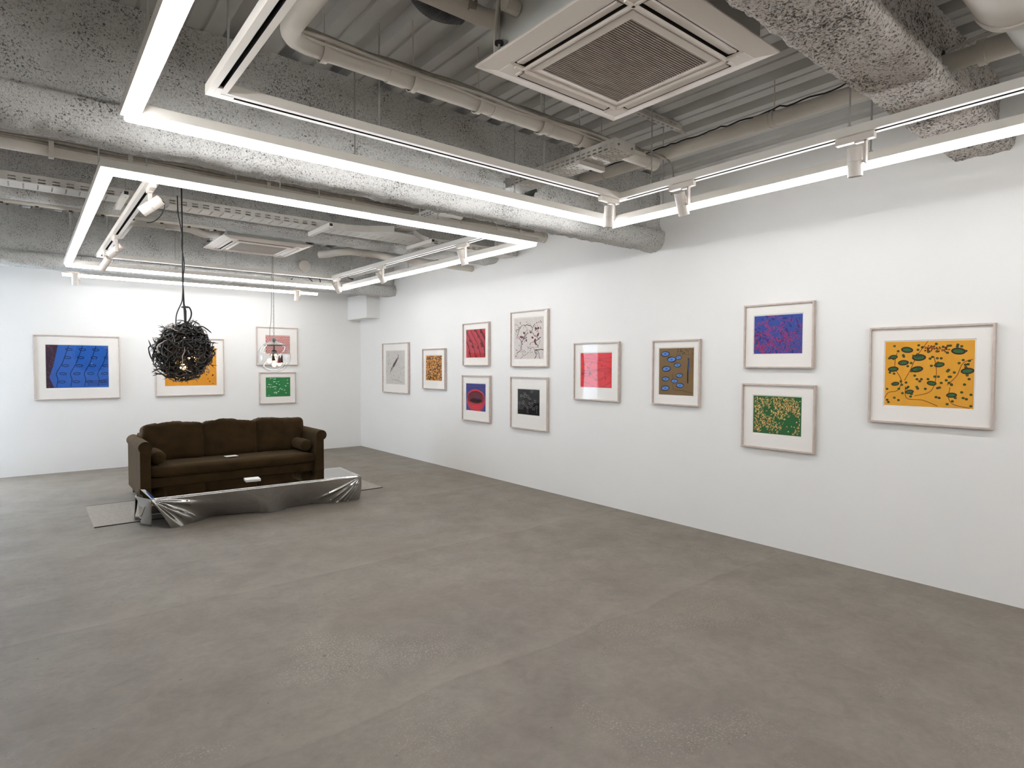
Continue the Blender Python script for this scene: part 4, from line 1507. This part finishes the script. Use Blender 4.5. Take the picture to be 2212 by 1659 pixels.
sofa = thing('sofa', 'dark brown suede three-seat sofa with rolled arms behind the mirrored table', 'sofa', (1.9, 7.8, 0))
soft_box('base', sofa, 0.99, 2.81, 7.37, 8.22, 0.085, 0.275, 0.02, 12, 0.004, 0.003, 3)
soft_box('seat_cushion', sofa, 1.012, 2.788, 7.325, 8.02, 0.272, 0.392, 0.045, 18, 0.014, 0.004, 5)
soft_box('back_frame', sofa, 0.99, 2.81, 8.06, 8.24, 0.10, 0.70, 0.04, 12, 0.006, 0.004, 6)
for k, (xa, xb) in enumerate(((1.005, 1.632), (1.625, 2.228), (2.222, 2.82))):
    def dip(ux, uy, uz, k=k):
        if uz < 0.3:
            return 0
        return 0.010 * math.cos(ux * 2.2 + k) - 0.008 * max(0, abs(ux) - 0.82) / 0.18 + 0.007 * noise.noise(Vector((ux * 5, k * 3.3, 0)))
    c = soft_box('back_cushion', sofa, xa, xb, 7.80, 8.03, 0.385, 0.80, 0.038, 20, 0.024, 0.013, 11 + k, tilt=-0.13, sag=dip)


def arm(xc, scx):
    """rolled arm: upright panel carrying a scroll, extruded front to back"""
    prof = []
    r = 0.064
    hw = 0.050
    cz = 0.612
    a0 = math.acos(max(-1, min(1, (xc + hw - scx) / r)))
    prof.append((xc + hw, 0.085))
    st = -math.asin(min(1, 0.75))
    steps = 26
    pr = []
    aR = math.degrees(math.atan2(-math.sqrt(max(0, r * r - min(r, abs(xc + hw - scx)) ** 2)), xc + hw - scx))
    aL = math.degrees(math.atan2(-math.sqrt(max(0, r * r - min(r, abs(xc - hw - scx)) ** 2)), xc - hw - scx)) % 360
    for i in range(steps + 1):
        t = math.radians(aR + (aL - aR) * i / steps)
        prof.append((scx + r * math.cos(t), cz + r * math.sin(t)))
    prof.append((xc - hw, 0.085))
    mb = MB()
    ys = [7.30, 7.304, 7.315] + [7.33 + (8.24 - 7.33) * i / 14 for i in range(15)]
    k0 = len(mb.v)
    cxm, czm = xc, 0.4
    for q, yy in enumerate(ys):
        s = 0.975 if q == 0 else (0.99 if q == 1 else 1.0)
        for (px, pz) in prof:
            w_ = 0.0025 * noise.noise(Vector((px * 9, yy * 6, pz * 9)))
            mb.v.append((xc + (px - xc) * s + w_, yy, czm + (pz - czm) * (0.994 if q == 0 else 1.0) + w_ - (0.02 * max(0, (yy - 7.9)) if pz > 0.5 else 0)))
    n = len(prof)
    for q in range(len(ys) - 1):
        for i in range(n - 1):
            a = q * n + i
            mb.f.append((a, a + 1, a + n + 1, a + n)); mb.m.append(0)
    mb.f.append(tuple(range(n))); mb.m.append(0)
    e = (len(ys) - 1) * n
    mb.f.append(tuple(e + i for i in reversed(range(n)))); mb.m.append(0)
    o = mb.build('arm', M_FABRIC, sofa, smooth=True, ang=50)
    # piping round the scroll front
    mb = MB()
    mb.tube([(scx + (r - 0.004) * math.cos(2 * PI * i / 24), 7.298, cz + (r - 0.004) * math.sin(2 * PI * i / 24)) for i in range(25)], 0.004, 6, cap=False)
    mb.build('piping', M_FABRIC, o, smooth=True)


arm(0.957, 0.957)
arm(2.838, 2.860)
for lx, ly, lz in ((0.96, 7.40, 0.0072), (2.83, 7.40, 0.0072), (0.96, 8.16, 0), (2.83, 8.16, 0)):
    mb = MB(); mb.lathe([(0.0, lz), (0.019, lz), (0.030, 0.09), (0.0, 0.09)], (lx, ly, 0), 4)
    mb.build('leg', M_WOOD, sofa)


def bolster(label, x, y0, y1, z, r):
    root = thing('bolster', label, 'cushion', (x, (y0 + y1) / 2, z - r), 'sofa bolsters')
    mb = MB()
    L = y1 - y0
    prof = [(0.0, 0.004), (r * 0.25, 0.0), (r * 0.55, 0.004), (r * 0.85, 0.018), (r, 0.05), (r * 1.04, L / 2), (r, L - 0.05), (r * 0.85, L - 0.018), (r * 0.5, L - 0.004), (0.0, L)]
    P = spline([Vector((a, c, 0)) for a, c in prof], 4)
    mb.lathe([(max(0, p.x), p.y) for p in P], (x, y0, z), 24, 0, Y)
    for i, v in enumerate(mb.v):
        d = noise.noise(Vector(v) * 14) * 0.004
        mb.v[i] = (v[0] + d, v[1], v[2] + d)
    mb.build('cover', M_FABRIC, root, smooth=True, ang=60)
    mb = MB(); mb.lathe([(0.0, -0.004), (0.010, -0.003), (0.012, 0.003), (0.0, 0.004)], (x, y0 + 0.002, z), 12, 0, Y)
    mb.build('button', M_FABRIC, root, smooth=True)


bolster('brown suede bolster lying along the left sofa arm', 1.098, 7.39, 7.80, 0.481, 0.072)
bolster('brown suede bolster lying along the right sofa arm', 2.712, 7.39, 7.80, 0.481, 0.072)


def card(name, label, x, y, z, rot, wdt, dep, t):
    mb = MB()
    a = Vector((math.cos(rot), math.sin(rot), 0)); c = Vector((-math.sin(rot), math.cos(rot), 0))
    mb.obox(Vector((x, y, z + t / 2)), a, c, Z, wdt / 2, dep / 2, t / 2)
    o = mb.build(name, M_CARD, bevel=0.001)
    tag(o, label, 'card')


card('notice_card', 'small white card lying on the middle of the sofa seat', 1.862, 7.56, 0.409, 0.06, 0.135, 0.10, 0.004)
card('folded_leaflet', 'small white leaflet lying on the mirrored coffee table', 1.832, 6.60, 0.2815, -0.1, 0.145, 0.14, 0.012)

# rug under table and sofa
root = thing('rug', 'thin grey flat-woven rug under the coffee table and sofa', 'rug', (1.9, 7.3, 0))
mb = MB(); mb.box(0.452, 3.342, 6.600, 7.62, 0.0005, 0.007)
mb.build('weave', M_RUG, root, bevel=0.002)
mb = MB(); mb.box(0.455, 3.338, 6.590, 6.600, 0.0005, 0.0075); mb.box(0.455, 3.338, 7.62, 7.63, 0.0005, 0.0075)
mb.build('border', mat('rug_binding', (56, 50, 46), 0.9, 0, 0.1, 0.1, 40), root)

# ------------------------------------------------------------------ crumpled mirror coffee table
table = thing('coffee_table', 'low coffee table of folded and crumpled mirror-polished steel sheet', 'table', (1.85, 6.45, 0))
ZTAB = 0.28
FL, FR, BR, BL = (0.852, 6.165), (2.822, 6.085), (2.872, 6.755), (0.835, 6.765)
TIP = (0.752, 6.41)
mb = MB()
nx, ny = 40, 10
for i in range(nx + 1):
    for j in range(ny + 1):
        s, t = i / nx, j / ny
        xx = (FL[0] * (1 - s) + FR[0] * s) * (1 - t) + (BL[0] * (1 - s) + BR[0] * s) * t
        yy = (FL[1] * (1 - s) + FR[1] * s) * (1 - t) + (BL[1] * (1 - s) + BR[1] * s) * t
        zz = ZTAB + 0.0006 * noise.noise(Vector((xx * 2, yy * 3, 1))) * (1 - abs(2 * t - 1))
        mb.v.append((xx, yy, zz))
for i in range(nx):
    for j in range(ny):
        a = i * (ny + 1) + j
        mb.f.append((a, a + ny + 1, a + ny + 2, a + 1)); mb.m.append(0)
solid(mb.build('top', M_CHROME, table, smooth=True, ang=0), 0.002)

# front apron: hangs from the front edge, creased in fans from both corners
BOT = [(0.0, 1.003, 6.158), (0.07, 1.135, 6.200), (0.13, 1.252, 6.275), (0.20, 1.378, 6.350), (0.24, 1.45, 6.352), (0.33, 1.61, 6.300), (0.43, 1.797, 6.245), (0.47, 1.863, 6.255), (0.57, 2.061, 6.262), (0.71, 2.322, 6.285), (0.82, 2.512, 6.22), (0.97, 2.80, 6.165), (1.0, 2.845, 6.18)]


def botpt(u):
    for (a, xa, ya), (c, xb, yb) in zip(BOT[:-1], BOT[1:]):
        if u <= c:
            t = (u - a) / (c - a)
            t = t * t * (3 - 2 * t)
            return Vector((xa + (xb - xa) * t, ya + (yb - ya) * t, 0.003))
    return Vector((BOT[-1][1], BOT[-1][2], 0.003))


mb = MB()
NU = 520
VS = [('r', k / 5) for k in range(6)] + [('v', k / 80) for k in range(1, 81)]
NV = len(VS) - 1


def ridge_at(th, t0, sg):
    d = min(1.0, abs(th - t0) / sg)
    return 0.5 + 0.5 * math.cos(PI * d)


for i in range(NU + 1):
    u = i / NU
    top = Vector((FL[0] + (FR[0] - FL[0]) * u, FL[1] + (FR[1] - FL[1]) * u, ZTAB))
    bot = botpt(u)
    for kind, q in VS:
        if kind == 'r':
            a = q * PI / 2
            p = top + Vector((0, -0.008 * math.sin(a), -0.008 * (1 - math.cos(a))))
            mb.v.append(tuple(p))
            continue
        v = q
        st = top + Vector((0, -0.008, -0.008))
        p = st.lerp(bot, v)
        env = math.sin(PI * v)
        # taut sheet leaning out a little half way down
        p.y += -0.016 * env
        # creases fanning from the right-hand corner
        dx, dz = (FR[0] - p.x) + 0.004, (ZTAB - p.z)
        th = math.atan2(dz, dx)
        rr = math.hypot(dx, dz)
        wg = min(1, (rr / 0.10) ** 1.5) * max(0, 1 - (rr / 0.75) ** 4)
        h = 0
        for t0, sg, am in ((0.44, 0.06, 0.018), (0.56, 0.06, -0.008), (0.68, 0.07, 0.014), (0.90, 0.08, 0.022), (1.05, 0.06, 0.014), (1.20, 0.08, 0.022)):
            h += am * ridge_at(th, t0, sg)
        p.y -= h * wg * (0.35 + 0.65 * min(1, rr / 0.3))
        # crumpled hem near that corner
        hem = max(0, (v - 0.80) / 0.20) * max(0, min(1, (u - 0.70) / 0.04)) * max(0, min(1, (0.955 - u) / 0.04))
        p.y -= hem * (0.012 * (0.5 + 0.5 * math.sin(u * 190)) + 0.008 * noise.noise(Vector((u * 70, v * 8, 0))))
        # broader folds from the left-hand corner
        dx2 = p.x - FL[0] + 0.004
        th2 = math.atan2(dz, dx2)
        rr2 = math.hypot(dx2, dz)
        w2 = min(1, (rr2 / 0.12) ** 1.5) * max(0, 1 - (rr2 / 1.0) ** 2)
        h2 = 0
        for t0, sg, am in ((0.22, 0.12, 0.018), (0.42, 0.14, -0.012), (0.62, 0.14, 0.026), (0.92, 0.16, 0.026)):
            h2 += am * (0.5 + 0.5 * math.cos(PI * min(1, abs(th2 - t0) / sg)))
        p.y -= h2 * w2
        # shallow dish in the middle that looks up at the wall
        mid = math.exp(-((u - 0.50) / 0.075) ** 2)
        p.y -= 0.085 * mid * v * v
        mid2 = math.exp(-((u - 0.40) / 0.05) ** 2)
        p.y += 0.02 * mid2 * v
        mb.v.append(tuple(p))
for i in range(NU):
    for j in range(NV):
        a = i * (NV + 1) + j
        mb.f.append((a, a + NV + 1, a + NV + 2, a + 1)); mb.m.append(0)
mb.build('front_apron', M_CHROME, table, smooth=True, ang=50)
# right side sheet
mb = MB()
R0, R1 = Vector((FR[0], FR[1], ZTAB)), Vector((BR[0], BR[1], ZTAB))
Q0, Q1 = Vector((2.845, 6.18, 0.003)), Vector((2.905, 6.80, 0.010))
for i in range(13):
    for j in range(9):
        s, t = i / 12, j / 8
        p = R0.lerp(R1, s).lerp(Q0.lerp(Q1, s), t)
        p.x += 0.014 * math.sin(PI * t) + 0.008 * math.sin(s * 9) * t
        mb.v.append(tuple(p))
for i in range(12):
    for j in range(8):
        a = i * 9 + j
        mb.f.append((a, a + 1, a + 10, a + 9)); mb.m.append(0)
mb.build('side_panel', M_CHROME, table, smooth=True, ang=24)
# left end: folded wing and two folded legs
mb = MB()
tip = Vector((TIP[0], TIP[1], ZTAB + 0.002))
fl, bl = Vector((FL[0], FL[1], ZTAB)), Vector((BL[0], BL[1], ZTAB))
ridge = Vector((0.80, 6.47, ZTAB + 0.006))
mb.poly([fl, bl, ridge]); mb.poly([fl, ridge, tip]); mb.poly([tip, ridge, bl])
lowm = Vector((0.800, 6.335, 0.185))
mb.poly([tip, fl, lowm])
solid(mb.build('folded_wing', M_CHROME, table), 0.002)


def sheet_leg(pts_top, pts_bot, bulge):
    mb = MB()
    nu, nv = 8, 8
    a0, a1 = map(Vector, pts_top)
    c0, c1 = map(Vector, pts_bot)
    for i in range(nu + 1):
        for j in range(nv + 1):
            s, t = i / nu, j / nv
            p = a0.lerp(a1, s).lerp(c0.lerp(c1, s), t)
            d = (a1 - a0).cross(Z).normalized()
            p += d * bulge * math.sin(PI * s) * math.sin(PI * (0.2 + 0.8 * t))
            mb.v.append(tuple(p))
    for i in range(nu):
        for j in range(nv):
            a = i * (nv + 1) + j
            mb.f.append((a, a + nv + 1, a + nv + 2, a + 1)); mb.m.append(0)
    solid(mb.build('leg', M_CHROME, table, smooth=True, ang=30), 0.002)


sheet_leg([(0.770, 6.40, 0.272), (0.850, 6.18, 0.272)], [(0.800, 6.44, 0.002), (0.868, 6.31, 0.002)], 0.010)
sheet_leg([(0.812, 6.70, 0.276), (0.758, 6.43, 0.276)], [(0.800, 6.80, 0.009), (0.775, 6.66, 0.009)], -0.012)
sheet_leg([(2.86, 6.72, 0.276), (0.845, 6.74, 0.276)], [(2.87, 6.765, 0.009), (0.83, 6.785, 0.009)], 0.006)


# ------------------------------------------------------------------ twig ball lamp
nest = thing('pendant_lamp', 'black twig ball pendant lamp with warm bulbs glowing inside', 'lamp', (1.004, 5.5, 1.595))
NC = Vector((1.004, 5.5, 1.595))
rnd = random.Random(77)


def rdir():
    while True:
        v = Vector((rnd.uniform(-1, 1), rnd.uniform(-1, 1), rnd.uniform(-1, 1)))
        if 0.05 < v.length < 1:
            return v.normalized()


def twig(mb, R0, ln, rad, wild, fork, mi):
    d = rdir()
    t = d.orthogonal().normalized()
    t = (Quaternion(d, rnd.uniform(0, 6.28)) @ t).normalized()
    n = 9
    pts, rs = [], []
    r = R0
    for i in range(n):
        pts.append(NC + Vector((d.x * r, d.y * r, d.z * r * 1.07)))
        rs.append(rad * (1 - 0.55 * i / n) * rnd.uniform(0.85, 1.15))
        st = ln / n / R0
        t = (t + rdir() * wild).normalized()
        t = (t - d * t.dot(d)).normalized()
        d = (d + t * st).normalized()
        r += rnd.uniform(-0.012, 0.012)
        if i > n - 4:
            r += fork
    P = spline(pts, 2)
    RR = []
    for i in range(len(P)):
        RR.append(rs[min(len(rs) - 1, i // 2)])
    RR[-1] = rad * 0.25
    mb.tube(P, RR, 6, mi)
    if fork > 0:
        e, tn = P[-3], (P[-1] - P[-3]).normalized()
        for k in range(rnd.randrange(1, 3)):
            dd = (tn + rdir() * 0.7 + (e - NC).normalized() * 0.5).normalized()
            mb.tube([e, e + dd * 0.02, e + dd * rnd.uniform(0.03, 0.05) + rdir() * 0.006], [rad * 0.5, rad * 0.42, rad * 0.12], 5, mi)


for nm, cnt, rads, mi, seed in (('twig_shell', 400, (0.0042, 0.0092), 0, 1), ('twig_shell', 70, (0.004, 0.008), 1, 2), ('inner_twigs', 190, (0.004, 0.009), 3, 4), ('glint_twigs', 12, (0.0045, 0.006), 2, 3)):  # last entry: highlights on the ball, put in as pale strands
    mb = MB()
    rnd.seed(seed * 101)
    for i in range(cnt):
        out = rnd.random() < 0.5 and mi < 2
        twig(mb, rnd.uniform(0.150, 0.222) if mi < 2 else (0.226 if mi == 2 else rnd.uniform(0.10, 0.17)), rnd.uniform(0.10, 0.26), rnd.uniform(*rads), 0.55, 0.014 if out else 0.0, 0)
    o = mb.build(nm, (M_TWIG, M_TWIG2, M_TWIG3, M_TWIG2)[mi], nest, smooth=True, ang=0)
    o['kind'] = 'stuff'
for k, (dx, dy, dz) in enumerate(((0.03, -0.10, -0.035), (-0.02, -0.06, -0.12), (0.08, -0.02, -0.05))):
    p = NC + Vector((dx, dy, dz))
    mb = MB(); mb.sphere(p, 0.022, 0.022, 0.026, 14, 10)
    bo = mb.build('bulb', M_BULB, nest, smooth=True)
    mb = MB(); mb.lathe([(0.0, 0.0), (0.014, 0.0), (0.016, 0.05), (0.0, 0.05)], p + Vector((0, 0, 0.028)), 12)
    mb.build('bulb_socket', M_BLACK, bo, smooth=True)
top = NC + Vector((0, 0, 0.215))
mb = MB()
mb.tube([(NC.x, NC.y, ZD + 0.03), (NC.x + 0.002, NC.y, 2.6), (NC.x - 0.001, NC.y, 2.2), (NC.x + 0.006, NC.y, 1.99), (NC.x + 0.014, NC.y, 1.93), tuple(top + Vector((0.015, 0, 0.0)))], [0.0055, 0.0055, 0.006, 0.007, 0.012, 0.009], 8)
mb.build('cord', M_BLACK, nest, smooth=True)
mb = MB()
mb.tube(spline([(NC.x - 0.03, NC.y, 2.86), (NC.x - 0.026, NC.y, 2.72), (NC.x - 0.004, NC.y - 0.01, 2.56), (NC.x - 0.008, NC.y - 0.01, 2.46), (NC.x + 0.012, NC.y, 2.33), (NC.x + 0.004, NC.y - 0.008, 2.2), (NC.x - 0.004, NC.y - 0.008, 2.06), (NC.x - 0.012, NC.y - 0.008, 2.0), (NC.x - 0.05, NC.y - 0.01, 1.90), (NC.x - 0.057, NC.y - 0.01, 1.79)], 6), 0.0045, 6)
mb.build('power_cable', M_BLACK, nest, smooth=True)
mb = MB()
mb.tube(spline([(NC.x + 0.016, NC.y, 1.967), (NC.x + 0.045, NC.y, 1.962), (NC.x + 0.06, NC.y, 1.92), (NC.x + 0.05, NC.y, 1.87), (NC.x + 0.016, NC.y, 1.82)], 8), 0.006, 8)
mb.box(NC.x - 0.012, NC.x + 0.036, NC.y - 0.012, NC.y + 0.012, 1.957, 1.969)
mb.build('hook', M_BLACK, nest, smooth=True)

# ------------------------------------------------------------------ glass globe lamp
globe = thing('pendant_lamp', 'clear glass globe pendant lamp hanging on a chain over the sofa', 'lamp', (2.477, 7.9, 1.598))
GC = Vector((2.477, 7.9, 1.590))
R_ = 0.205
mb = MB()
prof = []
for i in range(25):
    a = -PI / 2 + (PI / 2 + math.radians(52)) * i / 24
    prof.append((max(0.0005, R_ * math.cos(a)), R_ * 0.955 * math.sin(a)))
mb.lathe(prof, GC, 40)
mb.build('globe', M_GLOBE, globe, smooth=True, ang=0)
mb = MB()
zt = GC.z + R_ * 0.955 * math.sin(math.radians(52))
mb.lathe([(0.125, -0.008), (0.132, -0.004), (0.132, 0.004), (0.118, 0.012), (0.075, 0.030), (0.042, 0.048), (0.026, 0.062), (0.026, 0.084), (0.014, 0.092), (0.0, 0.092)], (GC.x, GC.y, zt), 32)
mb.lathe([(0.0, -0.008), (0.125, -0.008)], (GC.x, GC.y, zt), 32, 1)
mb.build('cap', [M_CAP, M_DARK], globe, smooth=True)
mb = MB()
z = zt + 0.088
k = 0
while z < 3.30:
    a = X if k % 2 == 0 else Y
    pts = []
    h, w_ = (0.021, 0.009) if z < 1.97 else (0.016, 0.0065)
    for i in range(13):
        t = 2 * PI * i / 12
        pts.append(Vector((GC.x, GC.y, z + h)) + a * (w_ * math.cos(t)) + Z * (h * math.sin(t)))
    mb.tube(pts, 0.0026, 5, cap=False)
    z += 2 * h - 0.007
    k += 1
o = mb.build('chain', M_CHAIN, globe, smooth=True)
o['kind'] = 'stuff'
mb = MB()
mb.tube(spline([(GC.x - 0.05, GC.y, zt + 0.03), (GC.x - 0.05, GC.y, 1.93), (GC.x - 0.035, GC.y, 2.05), (GC.x - 0.025, GC.y, 2.3), (GC.x - 0.02, GC.y, 2.55), (GC.x - 0.008, GC.y, 2.9), (GC.x - 0.008, GC.y, 3.3)], 5), 0.0035, 6)
mb.build('power_cable', M_CABLE, globe, smooth=True)
mb = MB()
mb.lathe([(0.0, 0.0), (0.03, 0.0), (0.036, 0.03), (0.012, 0.05), (0.012, 0.11)], (GC.x, GC.y, GC.z + 0.045), 16)
for k, (dx, dy) in enumerate(((-0.05, 0.0), (0.04, -0.03), (0.01, 0.05))):
    mb.tube([(GC.x, GC.y, GC.z + 0.05), (GC.x + dx * 0.7, GC.y + dy * 0.7, GC.z + 0.05), (GC.x + dx, GC.y + dy, GC.z + 0.02)], 0.006, 6)
mb.build('bulb_cluster_stem', M_CAP, globe, smooth=True)
for k, (dx, dy, dz) in enumerate(((-0.065, -0.02, -0.05), (-0.015, -0.05, -0.03), (0.055, -0.03, -0.085), (0.0, 0.0, -0.095), (-0.01, 0.04, 0.03), (0.03, 0.03, 0.03))):
    s = 0.030 if k < 4 else 0.012
    mb = MB(); mb.sphere(GC + Vector((dx, dy, dz)), s, s, s * 1.1, 14, 10)
    mb.build('bulb', M_BULBW, globe, smooth=True)
for k, (dx, dy, dz, mm) in enumerate(((-0.028, -0.06, 0.0, M_DARK), (0.045, -0.06, -0.03, M_RED), (0.078, -0.05, -0.02, M_DARK))):
    mb = MB(); mb.lathe([(0.004, 0.05), (0.026, -0.045), (0.024, -0.045), (0.002, 0.048)], GC + Vector((dx, dy, dz)), 14, 0, Vector((0.15 * (k - 1), 0, 1)))
    mb.build('shade_cone', mm, globe, smooth=True)
